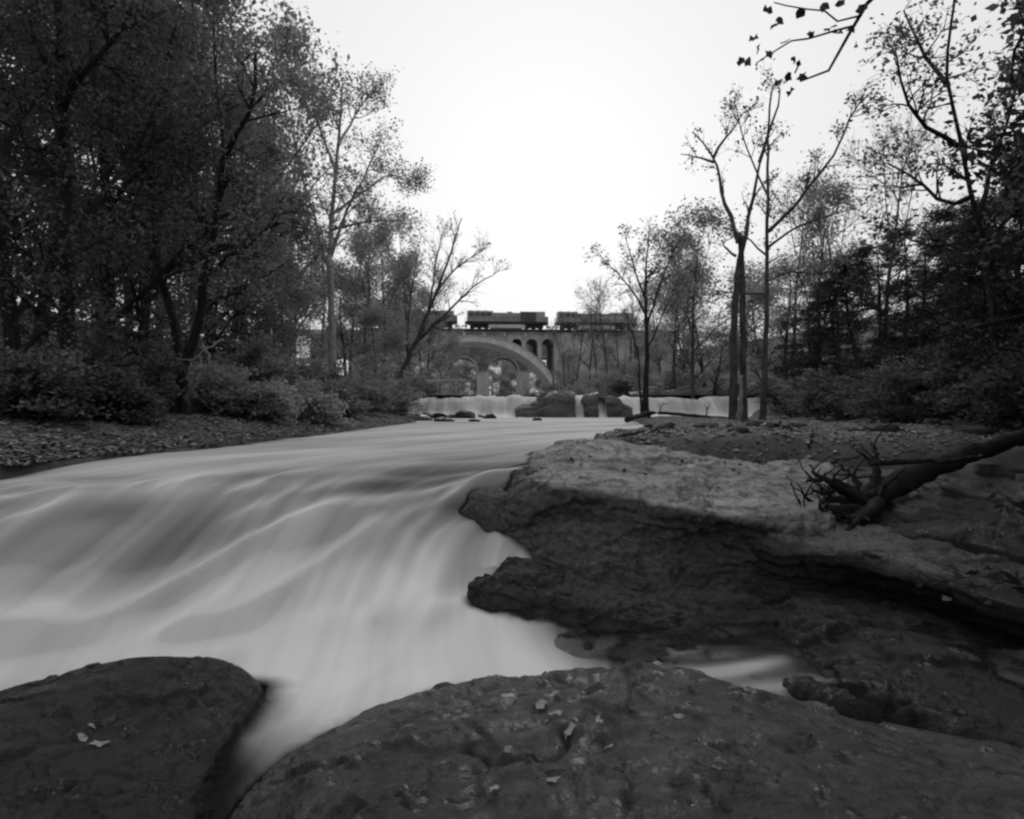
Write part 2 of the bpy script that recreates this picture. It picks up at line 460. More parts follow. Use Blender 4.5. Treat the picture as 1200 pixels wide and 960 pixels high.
def rock(name, rows, nu, nv, mat, label, cat='rock', amp=0.06, freq=1.6, strata=0.03, sfreq=9.0, crack=0.04, seed=1, flake=0.03, ridge=0.15, pit=0.0, extra=None, group=None, flip=False, tilt=(0.12, 0.05)):
    G = loft(rows, nu, nv)
    N = -normals(G)
    if flip: N = -N
    p = G * freq
    d = amp * fbm(p, 6, seed, 0.52)
    lay = (G[..., 2] + tilt[0] * G[..., 0] + tilt[1] * G[..., 1] + 0.10 * fbm(G * 0.9, 3, seed + 7)) * sfreq
    fr = lay - np.floor(lay); hv = vnoise(np.stack([np.floor(lay) * 3.7, G[..., 0] * 0.5, G[..., 1] * 0.5], -1), seed + 3)
    d = d + strata * hv * sstep(0.0, 0.16, fr) * sstep(1.0, 0.86, fr) + strata * 0.4 * (fr - 0.5)
    q = fbm(G * np.array((0.9, 0.9, 1.6)) + 3.1, 3, seed + 11)
    brk = sstep(-0.1, 0.25, vnoise(G * 1.7, seed + 14))
    d = d - crack * .7 * sstep(0.03, 0.0, np.abs(q)) * brk
    q2 = fbm(G * 2.3 + 9.1, 3, seed + 13)
    d = d - crack * 0.4 * sstep(0.03, 0.0, np.abs(q2)) * sstep(0.0, 0.2, vnoise(G * 0.8, seed + 15))
    for kf, (fr_, th_) in enumerate(((0.8, 0.0), (1.3, .12), (1.9, -.1), (3.0, .05))):
        e = fbm(G * fr_ * np.array((1, 1, 2.2)) + 5.7 * kf, 5, seed + 20 + kf, .58)
        d = d + flake / (1 + .5 * kf) * sstep(th_ - .012, th_ + .02, e)
    rdg = 1 - np.abs(fbm(G * freq * 2.2 + 2.2, 5, seed + 33, .6)) * 2
    d = d + amp * ridge * rdg
    d = d - pit * sstep(.35, .75, vnoise(G * 5.0, seed + 40)) * sstep(0, .3, vnoise(G * .9, seed + 41))
    if extra is not None: d = d + extra(G)
    G = G + N * d[..., None]
    f = grid_faces(nv, nu)
    V = G.reshape(-1, 3)
    org = V.mean(0); org[2] = V[:, 2].min()
    o = mobj(name, V, f, mat, origin=org)
    tag(o, label, cat, group)
    return o, G

# big boulder, from behind its top down its dark front to the foot
Bo = [
 [Wz(590, 8.6, -1.6), Wz(640, 10.2, -1.6), Wz(700, 10.9, -1.4), Wz(780, 11.0, -1.2), Wz(860, 10.6, -1.1), Wz(960, 10.2, -1.0)],
 [Wz(592, 8.3, -1.20), Wz(630, 9.6, -0.80), Wz(690, 10.4, -0.66), Wz(770, 10.5, -0.70), Wz(860, 10.0, -0.80), Wz(970, 9.4, -0.86)],
 [Pd(588, 600, 7.9), Pd(618, 556, 8.7), Pd(672, 529, 9.4), Pd(770, 533, 9.3), Pd(870, 549, 8.9), Pd(985, 572, 8.4)],
 [Pd(584, 606, 7.6), Pd(612, 572, 7.9), Pd(670, 546, 8.3), Pd(760, 552, 8.3), Pd(850, 566, 8.0), Pd(975, 592, 7.6)],
 [Pd(583, 610, 7.4), Pd(615, 585, 7.4), Pd(675, 562, 7.5), Pd(750, 573, 7.4), Pd(838, 592, 7.1), Pd(965, 612, 6.9)],
 [Pd(586, 618, 7.3), Pd(622, 598, 7.15), Pd(680, 580, 7.2), Pd(745, 590, 7.05), Pd(835, 606, 6.6), Pd(930, 622, 6.5)],
 [Pd(592, 624, 7.3), Pd(634, 612, 7.1), Pd(690, 600, 7.15), Pd(750, 606, 7.0), Pd(835, 616, 6.7), Pd(905, 630, 6.55)],
 [Pd(600, 632, 7.2), Pd(648, 632, 6.9), Pd(705, 628, 6.9), Pd(760, 636, 6.9), Pd(830, 645, 6.85), Pd(888, 650, 6.7)],
 [Pd(612, 642, 7.0), Pd(665, 655, 6.65), Pd(720, 662, 6.6), Pd(775, 668, 6.65), Pd(830, 675, 6.75), Pd(880, 680, 6.7)],
 [Pd(625, 655, 6.8), Pd(685, 682, 6.4), Pd(735, 695, 6.35), Pd(785, 700, 6.4), Pd(835, 705, 6.5), Pd(875, 706, 6.6)],
 [Pd(640, 690, 6.6), Pd(690, 730, 6.3), Pd(740, 740, 6.2), Pd(790, 745, 6.3), Pd(840, 740, 6.5), Pd(880, 735, 6.6)],
]
Bo = [r_ + [r_[-1] + np.array((.3, .15, -.45))] for r_ in Bo]
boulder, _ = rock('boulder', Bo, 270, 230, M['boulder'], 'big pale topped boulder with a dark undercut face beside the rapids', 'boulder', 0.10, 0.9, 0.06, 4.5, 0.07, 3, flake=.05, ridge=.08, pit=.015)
# small knob on the boulder's left nose
Kn = [
 [Pd(548, 612, 8.0), Pd(556, 590, 8.1), Pd(575, 582, 8.1), Pd(600, 590, 8.0)],
 [Pd(540, 604, 7.75), Pd(556, 578, 7.8), Pd(578, 571, 7.8), Pd(604, 584, 7.8)],
 [Pd(541, 602, 7.6), Pd(560, 588, 7.5), Pd(582, 584, 7.5), Pd(606, 596, 7.6)],
 [Pd(552, 606, 7.5), Pd(570, 606, 7.35), Pd(590, 612, 7.35), Pd(608, 616, 7.5)],
 [Pd(566, 625, 7.45), Pd(580, 635, 7.3), Pd(596, 640, 7.3), Pd(612, 640, 7.5)],
]
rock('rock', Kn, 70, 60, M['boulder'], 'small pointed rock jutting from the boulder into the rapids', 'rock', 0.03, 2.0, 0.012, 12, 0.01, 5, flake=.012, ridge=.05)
# dark rock at the foot of the boulder in the white water
Fo = [
 [Pd(600, 655, 6.6), Pd(630, 660, 6.6), Pd(700, 690, 6.4), Pd(800, 700, 6.4), Pd(900, 710, 6.6), Pd(985, 735, 6.6)],
 [Pd(560, 685, 6.1), Pd(600, 680, 6.15), Pd(660, 690, 6.1), Pd(760, 702, 6.1), Pd(860, 706, 6.1), Pd(955, 735, 6.2)],
 [Pd(549, 697, 5.95), Pd(600, 697, 5.9), Pd(655, 703, 5.8), Pd(740, 716, 5.8), Pd(850, 722, 5.8), Pd(940, 745, 5.8)],
 [Pd(552, 706, 5.9), Pd(600, 708, 5.8), Pd(652, 716, 5.7), Pd(730, 730, 5.6), Pd(840, 738, 5.6), Pd(935, 740, 5.5)],
 [Pd(560, 716, 5.85), Pd(605, 718, 5.75), Pd(655, 728, 5.65), Pd(730, 745, 5.5), Pd(840, 750, 5.5), Pd(930, 755, 5.4)],
 [Pd(570, 745, 5.8), Pd(610, 750, 5.7), Pd(660, 760, 5.6), Pd(730, 775, 5.4), Pd(840, 780, 5.4), Pd(930, 785, 5.3)],
]
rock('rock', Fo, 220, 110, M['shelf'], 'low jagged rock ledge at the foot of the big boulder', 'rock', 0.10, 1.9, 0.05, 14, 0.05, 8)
# right-hand shelf 1: pale top running right from the boulder, dark undercut
S1 = [
 [Pd(820, 528, 11.2), Pd(990, 532, 11.0), Pd(1120, 540, 10.2), Pd(1270, 556, 9.2), Pd(1470, 590, 8.0)],
 [Pd(825, 545, 10.0), Pd(985, 556, 9.6), Pd(1105, 572, 8.8), Pd(1240, 606, 7.8), Pd(1420, 650, 6.8)],
 [Pd(840, 578, 8.4), Pd(980, 598, 7.7), Pd(1080, 616, 7.0), Pd(1205, 660, 6.2), Pd(1380, 720, 5.3)],
 [Pd(855, 606, 7.2), Pd(958, 625, 6.5), Pd(1040, 640, 6.2), Pd(1180, 690, 5.5), Pd(1350, 760, 4.8)],
 [Pd(862, 622, 6.9), Pd(953, 646, 6.1), Pd(1033, 657, 5.9), Pd(1170, 702, 5.3), Pd(1345, 772, 4.7)],
 [Pd(866, 640, 6.9), Pd(950, 660, 6.25), Pd(1030, 668, 6.15), Pd(1165, 712, 5.5), Pd(1345, 784, 4.9)],
 [Pd(868, 672, 6.9), Pd(945, 682, 6.5), Pd(1025, 690, 6.5), Pd(1160, 735, 5.9), Pd(1345, 810, 5.2)],
 [Pd(868, 720, 6.7), Pd(945, 722, 6.4), Pd(1020, 735, 6.5), Pd(1150, 785, 5.9), Pd(1340, 860, 5.2)],
]
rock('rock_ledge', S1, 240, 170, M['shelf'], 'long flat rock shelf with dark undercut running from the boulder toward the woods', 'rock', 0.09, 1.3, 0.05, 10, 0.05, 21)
# shelf 2: slab lying on shelf 1, further right
S2 = [
 [Wz(1040, 8.6, -1.4), Wz(1130, 8.4, -1.4), Wz(1250, 7.8, -1.5), Wz(1420, 7.0, -1.6)],
 [Pd(1020, 596, 8.0), Pd(1110, 588, 8.0), Pd(1230, 604, 7.2), Pd(1400, 640, 6.4)],
 [Pd(1000, 622, 7.1), Pd(1090, 616, 7.1), Pd(1210, 634, 6.5), Pd(1380, 675, 5.8)],
 [Pd(1002, 630, 6.8), Pd(1085, 640, 6.5), Pd(1200, 662, 6.0), Pd(1370, 705, 5.3)],
 [Pd(1010, 638, 6.8), Pd(1085, 652, 6.5), Pd(1195, 675, 6.0), Pd(1365, 720, 5.3)],
 [Pd(1020, 660, 6.9), Pd(1088, 675, 6.6), Pd(1195, 700, 6.1), Pd(1365, 745, 5.4)],
]
rock('rock_ledge', S2, 180, 110, M['wet'], 'dark slab lying on the shelf beside the uprooted log', 'rock', 0.08, 1.5, 0.06, 9, 0.05, 31)
# foreground rock the camera stands on
FG = [
 [Pz(225, 1010, -2.3), Pz(300, 930, -2.35), Pz(400, 870, -2.35), Pz(520, 830, -2.35), Pz(640, 815, -2.3), Pz(780, 815, -2.3), Pz(950, 860, -2.2), Pz(1150, 900, -2.2), Pz(1500, 960, -2.2)],
 [Pd(262, 985, 2.75), Pd(318, 908, 3.15), Pd(410, 848, 3.5), Pd(528, 812, 3.8), Pd(650, 800, 3.9), Pd(770, 796, 3.9), Pd(930, 838, 3.6), Pd(1100, 872, 3.3), Pd(1450, 930, 2.9)],
 [Pd(275, 975, 2.6), Pd(330, 898, 2.95), Pd(420, 845, 3.25), Pd(530, 808, 3.55), Pd(650, 795, 3.65), Pd(770, 790, 3.65), Pd(930, 834, 3.4), Pd(1100, 866, 3.1), Pd(1450, 925, 2.7)],
 [Pd(300, 985, 2.4), Pd(355, 912, 2.65), Pd(440, 862, 2.9), Pd(545, 828, 3.15), Pd(655, 815, 3.25), Pd(775, 815, 3.2), Pd(930, 850, 3.0), Pd(1100, 885, 2.8), Pd(1450, 950, 2.4)],
 [Pd(330, 1000, 2.2), Pd(400, 935, 2.35), Pd(480, 895, 2.55), Pd(570, 868, 2.75), Pd(665, 858, 2.8), Pd(780, 858, 2.75), Pd(930, 885, 2.6), Pd(1100, 920, 2.4), Pd(1450, 990, 2.0)],
 [Pd(360, 1050, 1.95), Pd(440, 990, 2.05), Pd(520, 960, 2.15), Pd(600, 940, 2.25), Pd(680, 935, 2.25), Pd(790, 935, 2.2), Pd(930, 960, 2.1), Pd(1100, 1000, 1.9), Pd(1450, 1080, 1.6)],
 [Pd(380, 1250, 1.45), Pd(460, 1200, 1.5), Pd(540, 1170, 1.55), Pd(610, 1160, 1.55), Pd(690, 1160, 1.55), Pd(800, 1160, 1.5), Pd(930, 1180, 1.45), Pd(1100, 1220, 1.35), Pd(1450, 1300, 1.2)],
 [np.array((x, -0.2, -1.42)) for x in (-1.3, -0.9, -0.5, -0.1, 0.3, 0.7, 1.2, 1.8, 2.6)],
 [np.array((x, -1.8, -1.7)) for x in (-1.6, -1.1, -0.6, -0.1, 0.4, 0.9, 1.5, 2.1, 3.0)],
 [np.array((x, -3.0, -2.8)) for x in (-1.6, -1.1, -0.6, -0.1, 0.4, 0.9, 1.5, 2.1, 3.0)],
]
def scar(G):
    out_ = np.zeros(G.shape[:2])
    for (px, py, d_, rad, dep, a0, a1) in [(608, 880, 2.72, .20, .05, -3.0, 0.5), (640, 870, 2.8, .30, .025, -1.2, 1.2), (470, 880, 2.6, .35, .03, -.6, .9)]:
        c_ = Pd(px, py, d_); dx_, dy_ = G[..., 0] - c_[0], G[..., 1] - c_[1]
        r_ = np.hypot(dx_, dy_) + .035 * fbm(G * 6, 3, 47); an = np.arctan2(dy_, dx_)
        out_ -= dep * np.exp(-((r_ - rad) / .022) ** 2) * sstep(a0 - .3, a0 + .3, an) * sstep(a1 + .3, a1 - .3, an)
        out_ -= dep * .3 * sstep(rad, rad * .6, r_)
    return out_
fg_rock, FGG = rock('foreground_rock', FG, 300, 250, M['fore'], 'broad rock shelf with pale fallen leaves below the small side stream', 'rock', 0.055, .9, 0.014, 7, 0.035, 41, flake=.022, ridge=.05, pit=.02, extra=scar)
# left foreground rock
LR = [
 [Wz(-180, 3.6, -2.4), Wz(0, 4.4, -2.4), Wz(120, 4.8, -2.4), Wz(230, 4.9, -2.4), Wz(310, 4.7, -2.4), Wz(400, 4.5, -2.4)],
 [Pd(-150, 862, 3.75), Pd(0, 816, 4.15), Pd(100, 790, 4.4), Pd(190, 778, 4.5), Pd(270, 783, 4.45), Pd(345, 850, 4.5)],
 [Pd(-150, 868, 3.6), Pd(0, 822, 3.95), Pd(105, 798, 4.2), Pd(190, 788, 4.3), Pd(268, 802, 4.25), Pd(345, 868, 4.3)],
 [Pd(-150, 890, 3.3), Pd(0, 850, 3.6), Pd(100, 834, 3.75), Pd(180, 834, 3.8), Pd(245, 856, 3.8), Pd(320, 912, 3.85)],
 [Pd(-150, 930, 2.95), Pd(0, 905, 3.1), Pd(90, 898, 3.2), Pd(160, 905, 3.22), Pd(215, 930, 3.25), Pd(290, 985, 3.3)],
 [Pd(-150, 1000, 2.5), Pd(0, 985, 2.6), Pd(70, 990, 2.65), Pd(125, 1003, 2.67), Pd(170, 1025, 2.7), Pd(240, 1080, 2.75)],
 [Pd(-150, 1150, 2.0), Pd(0, 1150, 2.0), Pd(60, 1165, 2.05), Pd(110, 1190, 2.05), Pd(150, 1220, 2.1), Pd(220, 1290, 2.2)],
]
rock('rock', LR, 220, 180, M['wet'], 'wet dark rock hump with three pale leaves between the white rapids and the narrow channel', 'rock', 0.055, 1.0, 0.014, 7, 0.02, 51, flake=.02, ridge=.06, pit=.015)
# left bank rock at the head of the rapids
LB = [
 [Wz(-260, 7.0, -0.9), Wz(-60, 8.2, -0.9), Wz(40, 8.6, -0.9), Wz(120, 8.6, -0.9)],
 [Pd(-260, 520, 6.4), Pd(-60, 520, 7.4), Pd(30, 525, 7.8), Pd(95, 535, 8.0)],
 [Pd(-260, 530, 5.8), Pd(-60, 533, 6.7), Pd(20, 538, 7.1), Pd(85, 545, 7.3)],
 [Pd(-260, 560, 5.4), Pd(-60, 562, 6.3), Pd(10, 556, 6.8), Pd(75, 552, 7.1)],
 [Pd(-260, 640, 5.2), Pd(-60, 620, 6.2), Pd(10, 600, 6.7), Pd(75, 580, 7.0)],
]
rock('rock', LB, 90, 60, M['wet'], 'dark mossy rock on the leafy bank at the head of the rapids', 'rock', 0.08, 1.8, 0.04, 9, 0.03, 61)

# ------------------------------------------------------------------ water
from mathutils.bvhtree import BVHTree
def water_obj(name, G, mat, foam, label, shear=0.0, thin=()):
    nv, nu = G.shape[:2]
    du = np.concatenate((np.zeros((nv, 1)), np.cumsum(np.linalg.norm(np.diff(G, axis=1), axis=-1), axis=1)), 1)
    dv = np.concatenate((np.zeros((1, nu)), np.cumsum(np.linalg.norm(np.diff(G, axis=0), axis=-1), axis=0)), 0)
    mu = du[nv // 2] if nv > 2 else du[0]
    U = np.broadcast_to(mu[None, :], (nv, nu)); V = dv
    uv = np.stack([U + shear * V, V], -1).reshape(-1, 2)
    o = mobj(name, G.reshape(-1, 3), grid_faces(nv, nu), mat, shade=foam.ravel(), uv=uv)
    cov = np.ones(nv * nu, np.float32)
    if thin:
        for rname, wid in thin:
            ro = bpy.data.objects[rname]; me_ = ro.data; lo = Vector(OFF[ro.name])
            tr = BVHTree.FromPolygons([v.co + lo for v in me_.vertices], [p.vertices[:] for p in me_.polygons])
            flat = G.reshape(-1, 3)
            for i_ in range(len(flat)):
                if flat[i_][1] > 11 or cov[i_] == 0: continue
                h_ = tr.find_nearest(Vector(flat[i_]), wid)
                if h_[0] is not None:
                    t_ = h_[3] / wid
                    cov[i_] = min(cov[i_], t_ * t_ * (3 - 2 * t_) * .97 + .03)
        if name == 'side_flow': cov *= .45 + .5 * np.clip(foam.ravel(), 0, 1)
    if name == 'river':
        uu = np.broadcast_to(np.linspace(1, 0, nu)[None], (nv, nu)); yy_ = G[..., 1]
        cov *= np.where(yy_ < 6.6, sstep(0.0, .10, uu), 1.0).ravel()
    at = o.data.attributes.new('cover', 'FLOAT', 'POINT'); at.data.foreach_set('value', cov)
    tag(o, label, 'water', kind='structure')
    return o
rr = [
 [(-9, 44.4, -.5), (-5, 44.4, -.5), (0, 44.4, -.5), (4, 44.4, -.5), (9, 44.4, -.5), (14, 44.4, -.5), (20, 44.4, -.5)],
 [(-6.5, 32, -.55), (-4, 32, -.55), (-1.5, 32, -.55), (1, 32, -.55), (4, 32, -.55), (7, 32, -.6), (12, 32, -.62)],
 [(-5.6, 20, -.56), (-3.5, 20, -.56), (-1.5, 20, -.56), (0, 20, -.56), (2, 20, -.56), (4, 20, -.57), (6.5, 20, -.6)],
 [(-5.4, 13, -.57), (-3.7, 13, -.57), (-2.2, 13, -.57), (-1, 13, -.57), (0.2, 13, -.57), (1.4, 13, -.57), (2.8, 13, -.6)],
 [(-5.4, 9.5, -.57), (-3.9, 9.5, -.57), (-2.7, 9.4, -.57), (-1.6, 9.3, -.57), (-.6, 9.2, -.58), (.3, 9.2, -.64), (1.3, 9.4, -.80)],
 [(-5.4, 6.8, -.57), (-4.4, 7.1, -.58), (-3.3, 7.5, -.58), (-2.3, 7.9, -.58), (-1.3, 8.1, -.61), (-.5, 8.2, -.82), (.5, 8.3, -1.02)],
 [(-5.7, 5.4, -.66), (-4.5, 5.9, -.68), (-3.6, 6.5, -.68), (-2.7, 7.1, -.68), (-1.7, 7.4, -.72), (-.80, 7.55, -1.06), (.3, 7.7, -1.25)],
 [(-6.0, 4.7, -.86), (-4.8, 5.3, -.88), (-3.9, 5.9, -.92), (-2.9, 6.5, -.94), (-1.85, 6.8, -1.0), (-.9, 6.95, -1.26), (.2, 7.1, -1.42)],
 [(-6.2, 4.2, -1.2), (-5.0, 4.8, -1.22), (-4.1, 5.4, -1.28), (-3.0, 5.9, -1.32), (-1.9, 6.3, -1.35), (-.9, 6.4, -1.48), (.25, 6.6, -1.58)],
 [(-6.3, 3.75, -1.55), (-5.1, 4.3, -1.58), (-4.1, 4.85, -1.62), (-3.0, 5.35, -1.66), (-1.85, 5.65, -1.68), (-.85, 5.8, -1.70), (.5, 6.1, -1.74)],
 [(-6.3, 3.3, -1.80), (-5.0, 3.9, -1.82), (-4.0, 4.4, -1.84), (-2.9, 4.9, -1.86), (-1.7, 5.1, -1.87), (-.7, 5.2, -1.86), (.7, 5.5, -1.84)],
 [(-6.1, 2.6, -1.86), (-4.8, 3.1, -1.87), (-3.7, 3.5, -1.88), (-2.5, 3.9, -1.88), (-1.4, 4.2, -1.88), (-.4, 4.4, -1.88), (1.0, 4.7, -1.88)],
 [(-5.8, 1.4, -1.94), (-4.4, 1.7, -1.94), (-3.2, 2.0, -1.94), (-2.1, 2.3, -1.94), (-1.1, 2.5, -1.94), (-.1, 2.7, -1.96), (1.2, 3.0, -2.0)],
 [(-5.6, -3, -2.3), (-4.2, -3, -2.3), (-3.0, -3, -2.3), (-1.9, -3, -2.3), (-1.0, -3, -2.3), (0, -3, -2.3), (1.2, -3, -2.3)],
]
RV = loft(rr, 270, 360)
z0 = RV[..., 2]
nv, nu = z0.shape
mu_ = np.concatenate(([0], np.cumsum(np.linalg.norm(np.diff(RV[nv * 7 // 13], axis=0), axis=-1))))
dv_ = np.concatenate((np.zeros((1, nu)), np.cumsum(np.linalg.norm(np.diff(RV, axis=0), axis=-1), axis=0)), 0)
drop = sstep(-0.60, -0.80, z0) * (1 - .85 * sstep(-1.74, -1.87, z0))          # on the slide
FLW = np.stack([np.broadcast_to(mu_[None], (nv, nu)) * 1.0, dv_ * 1.0, np.zeros((nv, nu))], -1)
sh = FLW[..., 0] + 0.28 * FLW[..., 1]
n1 = fbm(np.stack([sh * 0.75, FLW[..., 1] * 0.45, sh * 0], -1), 3, 71)
n2 = fbm(np.stack([sh * 2.6, FLW[..., 1] * 0.33, sh * 0 + 4], -1), 3, 73)
bil = fbm(np.stack([sh * 0.62, FLW[..., 1] * 0.85 + .3 * sh, sh * 0 + 21], -1), 2, 79)
rgd = np.clip(1 - 2.4 * np.abs(bil), 0, 1)
lump = 0.22 * n1 + 0.06 * n2 + 0.09 * rgd
pool = 1 - sstep(-0.57, -0.64, z0)
fold_ph = FLW[..., 1] / 0.62 * 2 * np.pi + 5.5 * fbm(np.stack([sh * .55, FLW[..., 1] * .25, sh * 0 + 8], -1), 3, 77)
upper = sstep(-0.585, -0.70, z0) * sstep(-1.25, -.95, z0)
lump = lump + .014 * upper * np.sin(fold_ph)
RV[..., 2] += drop * lump + 0.012 * pool * fbm(np.stack([RV[..., 0] * 0.8, RV[..., 1] * 2.2, z0 * 0], -1), 3, 75) * sstep(44, 30, RV[..., 1])
# white step lines: standing folds across the slide
gz = np.gradient(RV[..., 2], axis=0) / (np.gradient(dv_, axis=0) + 1e-6)
steep = np.clip(-gz, 0, 1)
foam = 0.47 + 0.50 * n1 * (1 - .6 * pool) + 0.16 * n2 * (1 - .6 * pool) + .06 * upper * np.sin(fold_ph + .9)
foam += 0.30 * sstep(-0.85, -1.9, z0) + 0.20 * sstep(-1.60, -1.85, z0)
foam += drop * (.34 * rgd ** 2 - .13)
foam -= 0.05 * sstep(-1.0, -4.0, RV[..., 0]) * sstep(-.6, -.7, z0) * sstep(-1.9, -1.5, z0)
foam += 0.10 * drop * sstep(-1.2, -1.6, z0)
foam += 0.16 * np.exp(-((z0 + 0.74 + 0.06 * n1) / 0.05) ** 2)
foam += 0.34 * sstep(40.5, 44, RV[..., 1]) * sstep(9, 3, np.abs(RV[..., 0] + 3)) + 0.10 * sstep(30, 44, RV[..., 1])
foam += pool * 0.16 * sstep(8.5, 14, RV[..., 1])
foam -= 0.85 * sstep(4.7, 3.0, RV[..., 1]) * sstep(-1.8, -1.87, z0)
pxv = 600 + F * RV[..., 0] / np.maximum(RV[..., 1], .5); pyv = 480 - F * RV[..., 2] / np.maximum(RV[..., 1], .5)
vis = (RV[..., 1] > 2.5) * 1.0
for (pl, w1, w2, fa, hh) in [
    ([(60,556),(120,543),(200,533),(300,527),(400,526),(470,531),(520,545)], 3, 12, .20, .004),
    ([(-60,615),(30,592),(100,575),(180,560),(270,547)], 4, 16, .28, .008),
    ([(170,577),(260,572),(345,562)], 4, 14, .20, .006),
    ([(-40,660),(90,615),(190,598),(300,588),(400,583),(470,590),(520,606)], 7, 30, .20, 0),
    ([(285,700),(325,650),(380,616),(430,608),(480,625),(515,660)], 10, 40, .20, 0),
    ([(350,690),(400,667),(450,662),(495,685)], 12, 34, .15, 0),
    ([(150,730),(190,690),(240,655),(300,632)], 12, 40, .16, 0),
    ([(-40,735),(20,702),(60,708),(110,740)], 12, 30, .22, 0),
    ([(470,585),(530,572),(580,585)], 4, 16, .16, .004)]:
    pl = np.array(pl, float); fy = np.interp(pxv, pl[:, 0], pl[:, 1]) + 9 * n2 + 8 * n1
    hw = (pl[-1, 0] - pl[0, 0]) * .3
    env = sstep(pl[0, 0] - 30, pl[0, 0] + hw, pxv) * sstep(pl[-1, 0] + 30, pl[-1, 0] - hw, pxv)
    dyp = pyv - fy
    val = np.where(dyp < 0, np.exp(-(dyp / w1) ** 2), np.exp(-(dyp / w2) ** 2)) * env * vis * (0.75 + .5 * n2)
    foam += fa * val; RV[..., 2] += hh * val
for (cx0, cy0, ax, ay, fa) in [(140,565,90,9,-.22),(540,592,45,14,-.2),(240,620,80,18,-.08),(450,560,60,10,-.15),(330,745,300,34,.18),(130,605,70,14,-.16),(330,560,60,8,-.16),(560,760,60,40,.15),(610,735,40,14,.3)]:
    foam += fa * np.exp(-((pxv - cx0) / ax) ** 2 - ((pyv - cy0) / ay) ** 2) * vis
foam = np.clip(foam, 0, 1) - .42 * sstep(4.5, 3.3, RV[..., 1]) * sstep(-1.8, -1.87, z0)
THIN = [('rock.002', .20), ('foreground_rock', .07), ('boulder', .06), ('rock.001', .07), ('rock', .05)]
river = water_obj('river', RV, M['river'], np.clip(foam, 0, 1), 'silky white river sliding over a long low cascade', 0.28, THIN)

# upper river above the falls
ux = np.linspace(-34, 22, 40); uy = np.array([45.6, 50, 60, 80, 120, 170, 260])
UX, UY = np.meshgrid(ux, uy)
water_obj('upper_river', np.stack([UX, UY, np.full_like(UX, 0.98)], -1), M['falls'], np.full(UX.shape, 0.45), 'flat river above the falls running back under the bridges')
# the falls: one continuous curtain over the ledge
def lip_y(x): return 45.0 + 0.35 * np.sin(x * 0.9) + 0.5 * fbm(np.stack([x * 0.45, x * 0, x * 0], -1), 3, 81) - 1.6 * sstep(8.5, 13, x) + 1.0 * sstep(15, 18, x)
fx = np.linspace(-6.9, 18.4, 420)
prof = [(1.2, 0.985), (0.5, 0.97), (0.1, 0.90), (-0.25, 0.76), (-0.60, 0.50), (-0.90, 0.2), (-1.2, -0.12), (-1.6, -0.38), (-2.2, -0.53), (-3.2, -0.60)]
rows = []
for (dy, z) in prof:
    yy = lip_y(fx) + dy * (1 + 0.35 * fbm(np.stack([fx * 1.3, fx * 0, fx * 0], -1), 2, 83))
    zz = np.full_like(fx, z)
    t = sstep(0.98, 0.6, zz) * sstep(-0.6, -0.2, zz)
    yy = yy - 0.25 * t * fbm(np.stack([fx * 1.6, fx * 0 + z * 0.5, fx * 0], -1), 3, 85)
    zz = zz - 0.12 * sstep(0.5, 0.0, np.abs(fx * 0)) * 0 - 0.16 * sstep(0.2, 0.9, zz) * np.clip(fbm(np.stack([fx * 0.5, fx * 0, fx * 0], -1), 2, 87), 0, 1)
    zz = zz - .16 * sstep(.3, .95, zz) * (.3 + .8 * fbm(np.stack([fx * 2.2, fx * 0 + 3, fx * 0], -1), 4, 88))
    zz = zz - 0.18 * sstep(-5.5, -6.9, fx) - 0.10 * sstep(8, 10, fx) * sstep(-0.3, 0.5, zz)
    rows.append(np.stack([fx, yy, zz], -1))
FL = loft(rows, 420, 60)
ff = 0.74 + 0.42 * fbm(np.stack([FL[..., 0] * 1.1, FL[..., 2] * 0.4, FL[..., 0] * 0], -1), 3, 89) + 0.34 * sstep(0.1, -0.5, FL[..., 2]) - 0.08 * sstep(5, 9, FL[..., 0])
water_obj('waterfall', FL, M['falls'], np.clip(ff, 0, 1), 'low white waterfall dropping over a rock ledge across the river')
# side channel on the right
cyv = np.linspace(13.5, 44, 60)
chx = np.interp(cyv, [14, 20, 28, 38, 43], [11.6, 10.9, 10.7, 12.6, 15.5])
w = np.interp(cyv, [13.5, 20, 38, 44], [0.5, 0.75, 0.9, 2.5])
SC = np.stack([np.stack([chx + w * s, cyv, np.full_like(cyv, -0.575)], -1) for s in np.linspace(-1, 1, 9)], 1)
water_obj('side_stream', SC, M['falls'], np.full(SC.shape[:2], 0.55), 'narrow bright side stream at the foot of the wooded slope')
